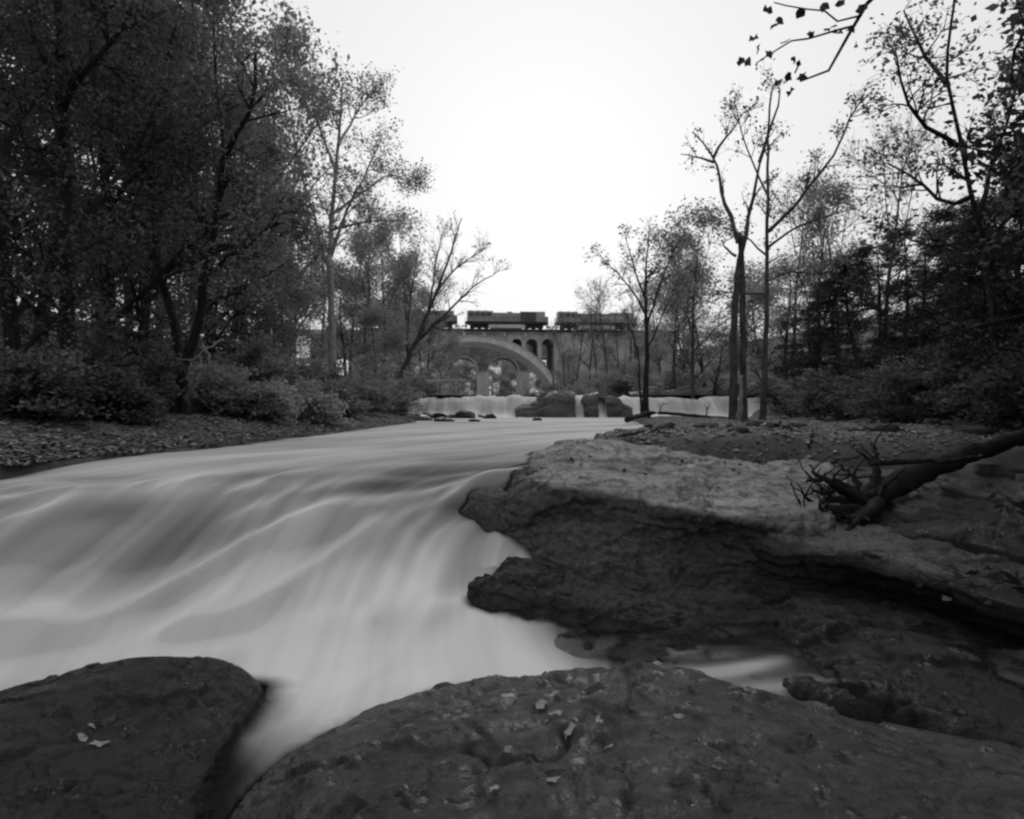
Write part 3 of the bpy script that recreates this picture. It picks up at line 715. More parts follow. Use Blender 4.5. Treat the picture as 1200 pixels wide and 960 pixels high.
# shallow stream over slabs between the ledges and the foreground rock
Sm = [
 [Pz(1330, 800, -1.7), Pz(1330, 830, -1.72), Pz(1330, 870, -1.76), Pz(1330, 930, -1.9), Pz(1330, 990, -2.1)],
 [Pz(1150, 745, -1.72), Pz(1150, 775, -1.74), Pz(1150, 815, -1.78), Pz(1150, 860, -1.85), Pz(1150, 920, -2.1)],
 [Pz(1010, 705, -1.72), Pz(1010, 735, -1.75), Pz(1010, 770, -1.76), Pz(1010, 820, -1.80), Pz(1010, 880, -2.05)],
 [Pz(920, 700, -1.75), Pz(920, 740, -1.77), Pz(905, 775, -1.78), Pz(890, 815, -1.86), Pz(890, 870, -2.05)],
 [Pz(820, 710, -1.78), Pz(810, 745, -1.79), Pz(800, 775, -1.82), Pz(790, 805, -1.90), Pz(790, 850, -2.05)],
 [Pz(720, 710, -1.8), Pz(710, 745, -1.82), Pz(700, 770, -1.85), Pz(700, 798, -1.92), Pz(700, 840, -2.05)],
 [Pz(655, 715, -1.82), Pz(645, 745, -1.84), Pz(635, 775, -1.90), Pz(630, 803, -1.95), Pz(630, 840, -2.08)],
 [Pz(625, 720, -1.88), Pz(605, 745, -1.93), Pz(590, 780, -1.98), Pz(580, 812, -2.02), Pz(580, 850, -2.12)],
 [Pz(610, 722, -2.1), Pz(580, 750, -2.15), Pz(560, 790, -2.2), Pz(550, 830, -2.2), Pz(550, 870, -2.25)],
]
SG = loft(Sm, 120, 220)
bed_rows = [[p - np.array((0, 0, .075)) for p in r_] for r_ in Sm]
SG[..., 2] += 0.012 * fbm(SG * np.array((.8, 2.5, 0)), 3, 93)
cx = SG[..., 0]; cyy = SG[..., 1]
lines = np.exp(-((cyy - (4.72 + 0.10 * (cx - 1.0) + 0.12 * np.sin(cx * 3.0))) / 0.10) ** 2) * sstep(0.1, 0.5, cx) * sstep(2.2, 1.6, cx)
lines2 = np.exp(-((cyy - (4.45 - 0.12 * (cx - 1.2))) / 0.09) ** 2) * sstep(0.2, 1.0, cx) * sstep(2.3, 1.7, cx)
sf = 0.20 + 0.34 * fbm(SG * np.array((0.9, 2.2, 0)), 3, 97) + 0.8 * lines + 0.6 * lines2 - 0.2 * sstep(1.9, 2.8, cx) + 0.3 * sstep(0.6, 0.1, cx) * sstep(4.9, 5.3, cyy)
rock('streambed_rock', bed_rows, 150, 180, M['wet'], 'wet sloping slabs of bedrock under the thin side stream', 'rock', .05, 1.0, .02, 8, .02, 121, flake=.03, ridge=.1)
# sloping wet bedrock at the right of the side stream
RB_ = [
 [Pd(935, 690, 6.6), Pd(1050, 705, 6.5), Pd(1180, 760, 5.8), Pd(1380, 850, 4.9)],
 [Pd(930, 728, 5.6), Pd(1030, 735, 5.5), Pd(1160, 778, 4.9), Pd(1380, 850, 4.3)],
 [Pd(945, 752, 5.1), Pd(1050, 758, 4.95), Pd(1170, 800, 4.4), Pd(1380, 870, 3.9)],
 [Pd(985, 785, 4.6), Pd(1080, 800, 4.4), Pd(1190, 835, 4.0), Pd(1380, 890, 3.6)],
 [Pd(1000, 815, 4.2), Pd(1090, 835, 4.0), Pd(1200, 862, 3.7), Pd(1380, 910, 3.3)],
 [Pd(1000, 870, 4.0), Pd(1090, 885, 3.8), Pd(1200, 905, 3.5), Pd(1380, 960, 3.1)],
]
RB_ = [[r_[0] + np.array((-.16, .0, -.35))] + r_ for r_ in RB_]
rock('bedrock_ledge', RB_, 150, 110, M['wet'], 'dark wet bedrock slope between the long shelf and the foreground shelf', 'rock', .07, 1.1, .05, 9, .03, 131, flake=.04)
water_obj('side_flow', SG, M['film'], np.clip(sf, 0, 1), 'thin grey stream sliding over flat slabs beside the foreground rock', 0.0, [('streambed_rock', .028), ('bedrock_ledge', .05), ('foreground_rock', .05), ('rock.001', .05)])
# thin broken slabs lying on the shelf toward the woods
def slab(px, py, d, w, dp, th, rz, tx, ty, seed, label, mat):
    rg = np.random.default_rng(seed); n = 40
    a = np.linspace(0, 2 * np.pi, n, endpoint=False)
    out_ = 1 + .28 * fbm(np.stack([np.cos(a) * 1.5, np.sin(a) * 1.5, a * 0 + seed], -1), 4, seed)
    out_ = out_ / np.maximum(np.abs(np.cos(a)), np.abs(np.sin(a))) ** .6
    ring = np.stack([np.cos(a) * out_ * w / 2, np.sin(a) * out_ * dp / 2], -1)
    rows_ = []
    for (k, z) in ((.02, 0), (.45, .0), (.8, -.02), (.97, -.05), (1.0, -.25), (.94, -.45), (.97, -.6), (.9, -1.0), (.5, -1.05)):
        rows_.append(np.concatenate([ring * k, np.full((n, 1), z * th)], -1))
    V = np.array(rows_)
    V[..., 2] += .25 * th * fbm(V * np.array((1.6, 1.6, 0)) + seed, 4, seed + 1) 
    V[..., :2] *= (1 + .10 * fbm(V * np.array((3, 3, 14)) + seed, 3, seed + 2))[..., None]
    cr, sr = math.cos(rz), math.sin(rz)
    Q = V.copy(); Q[..., 0] = V[..., 0] * cr - V[..., 1] * sr; Q[..., 1] = V[..., 0] * sr + V[..., 1] * cr
    Q[..., 2] += tx * Q[..., 0] + ty * Q[..., 1]
    m_, n_ = Q.shape[:2]
    i = np.arange(m_ - 1)[:, None]; j = np.arange(n_)[None]
    fc = np.stack([i * n_ + j, i * n_ + (j + 1) % n_, (i + 1) * n_ + (j + 1) % n_, (i + 1) * n_ + j], -1).reshape(-1, 4)
    o_ = mobj('broken_rock', Q.reshape(-1, 3) + Pd(px, py, d), [fc, np.arange(n_)[None]], mat, origin=Pd(px, py, d))
    tag(o_, label, 'rock', 'broken slabs on the shelf')
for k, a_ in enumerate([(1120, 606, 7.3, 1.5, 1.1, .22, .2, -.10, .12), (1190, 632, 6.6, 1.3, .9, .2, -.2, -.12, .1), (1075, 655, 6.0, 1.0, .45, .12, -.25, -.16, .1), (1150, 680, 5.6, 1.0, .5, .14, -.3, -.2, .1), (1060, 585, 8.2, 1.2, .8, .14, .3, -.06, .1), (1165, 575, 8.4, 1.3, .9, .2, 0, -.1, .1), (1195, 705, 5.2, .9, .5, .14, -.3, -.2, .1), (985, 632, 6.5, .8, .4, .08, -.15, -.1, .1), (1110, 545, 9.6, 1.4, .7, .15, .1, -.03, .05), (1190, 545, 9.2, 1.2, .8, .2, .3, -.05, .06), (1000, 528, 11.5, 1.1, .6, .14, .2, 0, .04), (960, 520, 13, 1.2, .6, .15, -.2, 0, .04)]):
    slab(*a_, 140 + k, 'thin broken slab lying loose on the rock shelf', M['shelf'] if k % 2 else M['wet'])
#MARK_OBJECTS
# ------------------------------------------------------------------ wood and leaves
class Wood:
    def __init__(self, seed):
        self.rng = np.random.default_rng(seed)
        self.trunk = []; self.branch = []; self.lp = []; self.ld = []
def tubes(brs, sides):
    V = []; Fc = []; off = 0
    ang = np.linspace(0, 2 * np.pi, sides, endpoint=False)
    ca, sa = np.cos(ang), np.sin(ang)
    for pts, rad in brs:
        t = np.gradient(pts, axis=0); t /= np.linalg.norm(t, axis=1, keepdims=True) + 1e-9
        mt = t.mean(0)
        ref = np.array((1.0, 0, 0)) if abs(mt[0]) < 0.7 else np.array((0, 1.0, 0))
        a = np.cross(t, ref); a /= np.linalg.norm(a, axis=1, keepdims=True) + 1e-9
        b = np.cross(t, a)
        ring = pts[:, None, :] + rad[:, None, None] * (a[:, None, :] * ca[None, :, None] + b[:, None, :] * sa[None, :, None])
        n = len(pts)
        V.append(ring.reshape(-1, 3))
        i = np.arange(n - 1)[:, None]; j = np.arange(sides)[None, :]
        q = np.stack([i * sides + j, i * sides + (j + 1) % sides, (i + 1) * sides + (j + 1) % sides, (i + 1) * sides + j], -1).reshape(-1, 4) + off
        Fc.append(q)
        off += n * sides
    return np.concatenate(V), np.concatenate(Fc)
def walk(rng, p, d, L, n, gnarl, trop):
    st = rng.normal(0, gnarl, (n, 3))
    pts = np.empty((n + 1, 3)); pts[0] = p; d = d / np.linalg.norm(d)
    for i in range(n):
        d = d + st[i]; d[2] += trop; d = d / np.linalg.norm(d)
        pts[i + 1] = pts[i] + d * (L / n)
    return pts
def side_dir(rng, t, ang, flat=0.0):
    r = rng.normal(0, 1, 3); r[2] *= (1 - flat)
    r -= t * np.dot(r, t); r /= np.linalg.norm(r) + 1e-9
    return t * math.cos(ang) + r * math.sin(ang)
def ramify(w, pts, rad, level, P, L=None):
    """children of a branch; the last level carries leaves"""
    rng = w.rng
    L = L or np.linalg.norm(np.diff(pts, axis=0), axis=1).sum()
    if level >= len(P['n']):
        k = rng.poisson(P['leaves'])
        if k > 0:
            t = rng.uniform(0.1, 1.0, k) * (len(pts) - 1); i = np.minimum(t.astype(int), len(pts) - 2); f = (t - i)[:, None]
            c = pts[i] * (1 - f) + pts[i + 1] * f + rng.normal(0, P['spread'], (k, 3)) * np.array((1, 1, P.get('vspread', 0.8)))
            w.lp.append(c)
        return
    n = P['n'][level]
    k = max(1, int(round(n * rng.uniform(0.75, 1.25))))
    t0 = P['start'] if level == 0 else 0.2
    for t in np.sort(rng.uniform(t0, 1.0, k)):
        x = t * (len(pts) - 1); i = min(int(x), len(pts) - 2); f = x - i
        p = pts[i] * (1 - f) + pts[i + 1] * f
        tg = pts[i + 1] - pts[i]; tg = tg / np.linalg.norm(tg)
        r = (rad[i] * (1 - f) + rad[i + 1] * f)
        d = side_dir(rng, tg, R(rng.uniform(*P['ang'])), P.get('flat', 0.0))
        ln = P['len'][level] * rng.uniform(0.55, 1.15) * (1.15 - 0.55 * t)
        nn = 5 if level == 0 else 3
        bp = walk(rng, p, d, ln, nn, P['gnarl'], P['trop'])
        br = np.linspace(min(r * 0.6, ln * 0.03 + 0.006), 0.004 * P.get('twig', 1.0), nn + 1)
        w.branch.append((bp, br))
        ramify(w, bp, br, level + 1, P, ln)
def leaf_mesh(w, size, up=0.6, aspect=0.62):
    rng = w.rng
    c = np.concatenate(w.lp) if w.lp else np.zeros((0, 3))
    n = len(c)
    nr = rng.normal(0, 1, (n, 3)); nr[:, 2] += up * 2.5; nr /= np.linalg.norm(nr, axis=1, keepdims=True)
    a = rng.normal(0, 1, (n, 3)); a -= nr * (a * nr).sum(1, keepdims=True); a /= np.linalg.norm(a, axis=1, keepdims=True)
    b = np.cross(nr, a)
    s = (size * rng.uniform(0.55, 1.3, n))[:, None]
    V = np.stack([c - a * s * 0.5, c + b * s * 0.5 * aspect + a * s * 0.08 - nr * s * 0.08, c + a * s * 0.5, c - b * s * 0.5 * aspect + a * s * 0.08 - nr * s * 0.08], 1).reshape(-1, 3)
    Fc = np.arange(n * 4).reshape(n, 4)
    # clumps of paler and darker leaves, as leaf colour varies from bough to bough
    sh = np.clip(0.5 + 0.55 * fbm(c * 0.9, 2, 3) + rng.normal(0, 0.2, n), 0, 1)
    return V, Fc, sh
def finish_tree(w, name, base, label, cat, group, bark, leaf, lsize, up=0.6, sides=8):
    T = thing(name, base, label, cat, group)
    V, Fc = tubes(w.trunk, sides)
    V = V + 0.035 * fbm(V * np.array((4, 4, 1.5)), 3, 2)[:, None] * (V - V.mean(0)) * 0
    mobj('trunk', V, Fc, bark, T)
    if w.branch:
        V, Fc = tubes(w.branch, 4); tag(mobj('branches', V, Fc, bark, T), kind='stuff')
    if w.lp:
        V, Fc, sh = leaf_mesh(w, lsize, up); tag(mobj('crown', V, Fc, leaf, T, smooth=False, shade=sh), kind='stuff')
    return T
def limb_pts(ctrl, r0, r1, n=None, rng=None, jit=0.0):
    ctrl = np.asarray(ctrl, float)
    L = np.linalg.norm(np.diff(ctrl, axis=0), axis=1).sum()
    n = n or max(6, int(L / 0.5))
    pts = catmull(ctrl, n)
    if rng is not None and jit:
        o = rng.normal(0, jit, pts.shape); o[0] = 0; pts = pts + o
    t = np.linspace(0, 1, n)
    return pts, r0 + (r1 - r0) * t ** 0.8
def photo_tree(name, d, limbs, P, label, bark, leaf, lsize, seed, cat='tree', group=None, up=0.6):
    """limbs: list of (r0, r1, [(px, py, extra depth), ...], ramify?); the first starts at the foot"""
    w = Wood(seed)
    for k, (r0, r1, pl, go) in enumerate(limbs):
        ctrl = [Pd(p[0], p[1], d + (p[2] if len(p) > 2 else 0)) for p in pl]
        if k == 0:
            base = ctrl[0].copy(); base[2] = float(ground_z(base[0], base[1]))
            foot = base.copy(); foot[2] -= 0.3
            ctrl = [foot, base] + ([c for c in ctrl[1:]])
        pts, rad = limb_pts(ctrl, r0, r1, rng=w.rng, jit=0.02)
        if k == 0: rad[:3] *= np.array((1.5, 1.25, 1.1))[:len(rad[:3])]
        w.trunk.append((pts, rad))
        if go:
            q = dict(P); 
            if not isinstance(go, bool): q['n'] = [max(1, int(P['n'][0] * go))] + list(P['n'][1:])
            ramify(w, pts, rad, 0, q)
    return finish_tree(w, name, base, label, cat, group, bark, leaf, lsize, up)
def auto_tree(name, loc, h, r, P, label, bark, leaf, lsize, seed, cat='tree', group=None, lean=(0, 0), limbs=7, limb_len=0.38, start=0.3, up=0.6, conic=False):
    w = Wood(seed); rng = w.rng
    base = np.array(loc, float); p0 = base.copy(); p0[2] -= 0.3
    n = 12
    pts = walk(rng, p0, np.array((lean[0], lean[1], 1.0)), h + 0.3, n, 0.035, 0.02)
    rad = r * (1 - 0.93 * np.linspace(0, 1, n + 1) ** 0.9); rad[0] *= 1.4
    w.trunk.append((pts, rad))
    for t in np.linspace(start, 0.97, limbs):
        x = t * n; i = min(int(x), n - 1); f = x - i
        p = pts[i] * (1 - f) + pts[i + 1] * f
        ln = h * limb_len * ((1.05 - t) * 1.35 if conic else math.sin(math.pi * min(1, (t - start) / (1 - start) * 0.8 + 0.22))) * rng.uniform(0.8, 1.15) + 0.3
        tg = pts[i + 1] - pts[i]; tg /= np.linalg.norm(tg)
        dr = side_dir(rng, tg, R(rng.uniform(72, 95) if conic else rng.uniform(28, 62)))
        lp = walk(rng, p, dr, ln, 7, 0.12, P['trop'])
        lr = np.linspace(max(0.02, rad[i] * 0.5), 0.012, 8)
        w.trunk.append((lp, lr))
        q = dict(P); q['start'] = 0.15
        ramify(w, lp, lr, 0, q)
    return finish_tree(w, name, base, label, cat, group, bark, leaf, lsize, up), h

P_dense = dict(n=[11, 6], len=[1.5, 0.75], start=0.35, ang=(30, 70), gnarl=0.16, trop=0.03, leaves=13, spread=0.16)
P_layer = dict(n=[10, 6], len=[1.4, 0.7], start=0.25, ang=(40, 80), gnarl=0.12, trop=-0.01, leaves=14, spread=0.16, vspread=0.35, flat=0.7)
P_thin = dict(n=[12, 6], len=[1.7, 0.8], start=0.3, ang=(25, 60), gnarl=0.14, trop=0.06, leaves=3.0, spread=0.10)
P_bare = dict(n=[13, 6], len=[1.7, 0.8], start=0.25, ang=(20, 50), gnarl=0.13, trop=0.06, leaves=0.9, spread=0.08)
P_far = dict(n=[9, 5], len=[2.2, 1.1], start=0.2, ang=(30, 70), gnarl=0.16, trop=0.03, leaves=11, spread=0.35)

# ---- trees picked out one by one
# pale-barked tree with the tall airy crown
photo_tree('pale_trunk_tree', 33, [
    (0.24, 0.05, [(392, 478), (390, 430), (388, 350), (387, 280), (392, 220, .5), (398, 150, .8), (402, 98, 1)], True),
    (0.10, 0.02, [(388, 300), (405, 250, -1), (430, 200, -2), (448, 160, -2.5)], True),
    (0.10, 0.02, [(388, 330), (370, 260, .8), (350, 190, 1.5), (340, 140, 2)], True),
    (0.09, 0.02, [(390, 250), (425, 225, 1), (455, 205, 2), (480, 212, 2.5)], True),
    (0.08, 0.02, [(388, 270), (420, 262, -1), (450, 258, -1.5), (475, 262, -2)], True),
    (0.08, 0.02, [(393, 200), (375, 150, -1), (362, 110, -1.5)], True),
    (0.08, 0.02, [(396, 170), (420, 130, 1), (436, 104, 1.2)], True),
], dict(P_thin, n=[15, 6], len=[1.9, .9], leaves=13.0, spread=.22), 'tall pale trunked tree with an airy half bare crown on the leafy bank', M['bark_l'], M['leaf_m'], 0.14, 101)
# leaning, nearly bare tree over the far water
photo_tree('leaning_tree', 43, [
    (0.24, 0.03, [(462, 467), (470, 440), (488, 400), (505, 360), (520, 320, .5), (532, 285, 1), (541, 256, 1.5)], True),
    (0.13, 0.02, [(484, 405), (505, 385, -1), (530, 360, -2), (556, 336, -2.5), (586, 316, -3)], True),
    (0.10, 0.02, [(500, 372), (508, 330, 1), (512, 300, 1.5), (520, 272, 2)], True),
    (0.10, 0.02, [(478, 425), (478, 380, 1), (484, 330, 1.5), (492, 290, 2)], True),
    (0.08, 0.02, [(512, 340), (540, 310, -1), (566, 294, -1.5)], True),
], dict(P_bare, n=[15, 7], len=[1.8, .9], leaves=1.3), 'slender leaning tree, almost bare, reaching over the river toward the bridge', M['bark_m'], M['leaf_m'], 0.16, 102)
# forked dark tree on the left bank
photo_tree('forked_tree', 13.5, [
    (0.15, 0.11, [(217, 487), (214, 455), (212, 430)], False),
    (0.11, 0.03, [(212, 435), (204, 375, .2), (188, 328, .3), (182, 250, .4), (176, 190, .6), (160, 120, .8), (150, 40, 1), (140, -40, 1)], True),
    (0.11, 0.03, [(212, 435), (233, 378, -.2), (240, 330, -.3), (250, 285, -.4), (255, 235, -.4), (263, 183, -.6), (284, 150, -.8), (296, 118, -1), (300, 60, -1)], True),
    (0.06, 0.015, [(182, 200, .5), (205, 175, .8), (226, 150, 1), (235, 100, 1.2)], True),
    (0.05, 0.015, [(262, 190, -.5), (258, 130, -.2), (252, 70, 0), (250, 10, .3)], True),
    (0.05, 0.015, [(240, 330), (270, 300, -1), (300, 280, -1.5), (325, 262, -2)], True),
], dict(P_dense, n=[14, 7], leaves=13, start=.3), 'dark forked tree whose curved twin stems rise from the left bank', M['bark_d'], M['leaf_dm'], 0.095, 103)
# dark straight trunk further left
photo_tree('dark_trunk_tree', 10.5, [
    (0.14, 0.05, [(82, 500), (80, 420), (78, 320), (75, 200), (70, 80), (66, -60), (60, -180)], True),
    (0.07, 0.02, [(78, 300), (110, 240, .6), (150, 190, 1.2), (185, 120, 1.5)], True),
    (0.07, 0.02, [(76, 220), (40, 160, .6), (10, 110, 1), (-30, 60, 1.2)], True),
    (0.06, 0.02, [(72, 130), (110, 70, -.5), (150, 20, -.8), (185, -50, -1)], True),
    (0.06, 0.02, [(79, 360), (50, 310, -.5), (20, 290, -.9), (-20, 270, -1.2)], True),
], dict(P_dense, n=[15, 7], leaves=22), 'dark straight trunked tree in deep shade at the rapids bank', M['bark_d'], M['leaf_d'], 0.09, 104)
# twin-stemmed tree on the gravel bar
photo_tree('twin_stem_tree', 25, [
    (0.19, 0.10, [(860, 495), (859, 440), (861, 380), (864, 330), (868, 292)], False),
    (0.15, 0.10, [(872, 494), (871, 430), (870, 360), (869, 300), (866, 272)], False),
    (0.11, 0.025, [(866, 285), (858, 260), (848, 230, .5), (842, 205, .7), (834, 180, 1), (812, 155, 1.3)], .6),
    (0.07, 0.015, [(836, 185, 1), (848, 165, .8), (860, 150, .6), (872, 132, .5)], .6),
    (0.06, 0.015, [(836, 190, 1), (818, 185, .5), (798, 180, 0)], .5),
    (0.10, 0.025, [(869, 295), (878, 255, -.5), (886, 215, -.8), (892, 185, -1), (908, 165, -1.2)], .6),
    (0.07, 0.015, [(890, 190, -1), (902, 150, -1), (915, 112, -1.2), (908, 92, -1)], .6),
    (0.06, 0.02, [(862, 300), (850, 290, .5), (846, 282, .8)], False),
], dict(P_thin, n=[8, 5], len=[1.2, .6], leaves=2.2), 'twin stemmed dark tree with crooked top limbs on the gravel bar', M['bark_m'], M['leaf_d'], 0.14, 105)
# slim straight tree beside it
photo_tree('slim_tree', 22.5, [
    (0.12, 0.03, [(893, 498), (896, 440), (898, 380), (899, 320), (899, 260), (900, 200), (901, 150), (903, 108)], .7),
    (0.07, 0.02, [(900, 272), (930, 242, -.5), (960, 205, -1), (985, 165, -1.3), (1000, 130, -1.5), (1022, 108, -2)], True),
    (0.05, 0.015, [(900, 290), (930, 268, .5), (965, 255, 1), (1000, 245, 1.4)], True),
    (0.04, 0.015, [(899, 330), (925, 318, .4), (950, 322, .8), (975, 318, 1)], True),
    (0.04, 0.015, [(899, 300), (872, 278, .4), (850, 275, .8)], .6),
    (0.04, 0.015, [(900, 230), (880, 190, .4), (868, 150, .6), (862, 120, .8)], .7),
    (0.04, 0.015, [(898, 345), (870, 345, .5), (835, 340, 1)], .5),
], dict(P_thin, n=[13, 6], len=[1.1, .55], leaves=4.5, spread=.12), 'slim straight trunked tree with one long ascending side limb on the gravel bar', M['bark_m'], M['leaf_d'], 0.12, 106)
# small spreading tree in front of the falls
photo_tree('spreading_sapling', 34, [
    (0.20, 0.08, [(757, 491), (757, 450), (758, 410), (757, 375)], False),
    (0.10, 0.02, [(757, 380), (756, 340), (758, 300, .5), (762, 265, 1)], True),
    (0.07, 0.015, [(757, 370), (745, 345, .5), (728, 325, 1), (703, 300, 1.5)], True),
    (0.07, 0.015, [(757, 385), (768, 350, -.5), (780, 315, -1), (796, 280, -1.5)], True),
    (0.06, 0.015, [(756, 350), (742, 310, -1), (734, 280, -1.5)], True),
    (0.06, 0.015, [(757, 410), (770, 385, 1), (785, 350, 1.5), (800, 320, 2)], .7),
    (0.08, 0.02, [(752, 491), (750, 455), (748, 420), (742, 395), (735, 370, .5)], .5),
], dict(P_thin, n=[12, 6], len=[1.3, .7], leaves=2.6, spread=.12), 'small spreading tree with few leaves on the gravel spit before the falls', M['bark_d'], M['leaf_d'], 0.16, 107)
# tall airy tree on the right whose dark leaf clusters stand against the sky
photo_tree('airy_tree', 13, [
    (0.075, 0.02, [(1172, 515), (1168, 430), (1160, 340), (1148, 270), (1135, 215), (1122, 150), (1108, 90), (1115, 20), (1120, -40)], .8),
    (0.06, 0.015, [(1140, 230), (1110, 240, .5), (1080, 215, .8), (1040, 190, 1)], True),
    (0.06, 0.015, [(1128, 175), (1090, 150, -.5), (1060, 110, -.8), (1050, 60, -1)], .8),
    (0.06, 0.015, [(1145, 255), (1165, 190, .5), (1185, 130, .8), (1200, 60, 1)], True),
    (0.05, 0.015, [(1155, 310), (1120, 290, .5), (1080, 285, 1), (1050, 270, 1.3)], True),
    (0.05, 0.015, [(1110, 100), (1080, 60, .4), (1060, 10, .6)], .7),
    (0.06, 0.015, [(1150, 290), (1190, 250, -.5), (1220, 220, -1)], True),
], dict(P_dense, n=[13, 6], len=[1.15, .55], leaves=6.0, spread=.13), 'tall dark tree with loose leaf clusters rising from the wooded slope', M['bark_d'], M['leaf_d'], 0.11, 108)
# tree outside the picture on the right whose bough hangs into the sky
photo_tree('overhanging_tree', 7.0, [
    (0.16, 0.07, [(1420, 640), (1410, 450), (1400, 250), (1390, 50), (1370, -150)], False),
    (0.045, 0.008, [(1380, -60), (1250, -70, -.3), (1120, -60, -.6), (1060, -40, -.8), (1023, 0, -.9), (1000, 32, -1), (978, 70, -1), (960, 88, -1), (935, 92, -1)], False),
    (0.012, 0.005, [(1002, 30, -1), (970, 38, -1), (930, 50, -1.1), (905, 58, -1.1), (885, 72, -1.1)], False),
    (0.010, 0.005, [(1010, 18, -1), (975, 18, -1), (940, 8, -1), (905, 6, -1)], False),
    (0.04, 0.01, [(1300, -65, -.3), (1230, 0, -.2), (1195, 40, 0), (1185, 90, .1)], True),
], dict(P_dense, n=[9, 4], len=[.5, .3], leaves=9, spread=.1), 'overhanging tree whose thin bough with big single leaves hangs across the sky', M['bark_d'], M['leaf_d'], 0.11, 109)
# its single large leaves, parts of the bough
ot = bpy.data.objects['overhanging_tree']
rng = np.random.default_rng(5)
def big_leaf(seed, size):
    rg = np.random.default_rng(seed)
    n = 10; a = np.linspace(0, 2 * np.pi, n, endpoint=False)
    rad = size * 0.5 * np.where(np.arange(n) % 2 == 0, 1.0, 0.72) * rg.uniform(0.8, 1.2, n)
    P = np.stack([rad * np.cos(a), rad * np.sin(a) * 0.85, 0.18 * size * rg.normal(0, 0.6, n)], -1)
    V = np.concatenate([[[0, 0, 0]], P]); i = np.arange(n)
    return V, np.stack([np.zeros(n, int), 1 + i, 1 + (i + 1) % n], -1)
leaf_protos = []
for k in range(4):
    V, Fc = big_leaf(50 + k, 1.0)
    leaf_protos.append(mesh_data('leaf', V, Fc, False)); leaf_protos[-1].materials.append(M['leaf_one'])
for (px, py, s) in [(900,12,.11),(914,24,.10),(907,30,.09),(938,15,.11),(883,45,.10),(888,58,.09),(868,72,.09),(877,72,.10),(902,63,.09),(921,48,.11),(973,33,.12),(982,38,.10),(998,36,.12),(934,79,.12),(940,90,.10),(926,108,.11),(924,90,.10),(930,70,.08),(912,97,.09),(966,8,.10),(985,4,.10),(1010,10,.11),(950,40,.08)]:
    o = bpy.data.objects.new('leaf', leaf_protos[rng.integers(4)]); COL.objects.link(o)
    o.parent = ot; o.location = Pd(px, py, 5.95 + rng.normal(0, .05)) - OFF[ot.name]
    o.rotation_euler = (R(90) + rng.normal(0, .6), rng.normal(0, .6), rng.uniform(0, 6.28)); o.scale = (s, s, s)

# ---- kinds of background tree, copied over banks and slopes
PROTO = {}
def proto(key, *a, **k):
    PROTO[key] = auto_tree(*a, **k)
far_off = (0, 700, 0)
def make_protos():
    proto('broad1', 'broadleaf_tree', (0, 0, 0), 13, .22, dict(P_far, leaves=17), 'x', M['bark_m'], M['leaf_m'], .22, 201, limbs=11, start=.16, limb_len=.34)
    proto('broad2', 'broadleaf_tree', (0, 0, 0), 12, .20, dict(P_far, leaves=15), 'x', M['bark_d'], M['leaf_m'], .2, 202, limbs=10, start=.2, limb_len=.36, lean=(.08, 0))
    proto('dark1', 'shade_tree', (0, 0, 0), 12, .20, dict(P_far, n=[10, 6], len=[1.6, .8], leaves=24, spread=.18), 'x', M['bark_d'], M['leaf_d'], .115, 203, limbs=13, start=.12, limb_len=.36)
    proto('dark2', 'shade_tree', (0, 0, 0), 12, .18, dict(P_layer, n=[11, 6], len=[1.7, .8], leaves=26, spread=.18), 'x', M['bark_d'], M['leaf_dm'], .115, 204, limbs=13, start=.1, limb_len=.38, lean=(-.06, .03))
    proto('ever1', 'hemlock_tree', (0, 0, 0), 13, .22, dict(P_layer, n=[12, 6], len=[1.3, .6], leaves=13, trop=-.04, spread=.15), 'x', M['bark_d'], M['leaf_e'], .13, 205, limbs=26, start=.08, limb_len=.26, conic=True)
    proto('bare1', 'bare_tree', (0, 0, 0), 11, .14, dict(P_bare, leaves=.7, n=[11, 6]), 'x', M['bark_m'], M['leaf_m'], .2, 206, limbs=10, start=.3, limb_len=.36)
    proto('thin1', 'thin_leaved_tree', (0, 0, 0), 12, .16, dict(P_thin, leaves=4.5, n=[11, 6], spread=.25), 'x', M['bark_m'], M['leaf_m'], .2, 207, limbs=11, start=.25, limb_len=.34)
make_protos()
used = set()
rngp = np.random.default_rng(77)
def place(key, px, d, top, label, group, x=None, sx=1.0):
    root, h = PROTO[key]
    X = (px - 600) / F * d if x is None else x
    zg = float(ground_z(X, d))
    ht = max(2.0, (480 - top) / F * d - zg) if x is None else top
    s = ht / h
    loc = (X, d, zg)
    rz = rngp.uniform(0, 6.28)
    if key not in used:
        used.add(key); root.location = loc; root.rotation_euler = (0, 0, rz); root.scale = (s * sx, s * sx, s)
        root['label'] = label; root['group'] = group
        return root
    return copy_tree(root, loc, rz, (s * sx, s * sx, s), label, group)
GL = 'trees massed on the left bank'; GR = 'trees massed on the right slope'
def stand(key, group, base, rows):
    """rows: (px, d, top, width, what sets it apart)"""
    for px, d, top, sx, what in rows:
        place(key, px, d, top, base + ' ' + what, group, sx=sx)
stand('dark1', GL, 'dense dark leaved tree', [
    (18, 9.5, -150, 1, 'rising behind the mossy bank rock'), (130, 13, -120, 1, 'between the dark trunk and the forked tree'),
    (45, 15, -60, 1.1, 'close behind the dark straight trunk'), (110, 19, -20, 1, 'filling the gap past the dark trunk'),
    (165, 17, 10, 1, 'pressed against the forked tree'), (-40, 12, -150, 1, 'upstream of the mossy bank rock')])
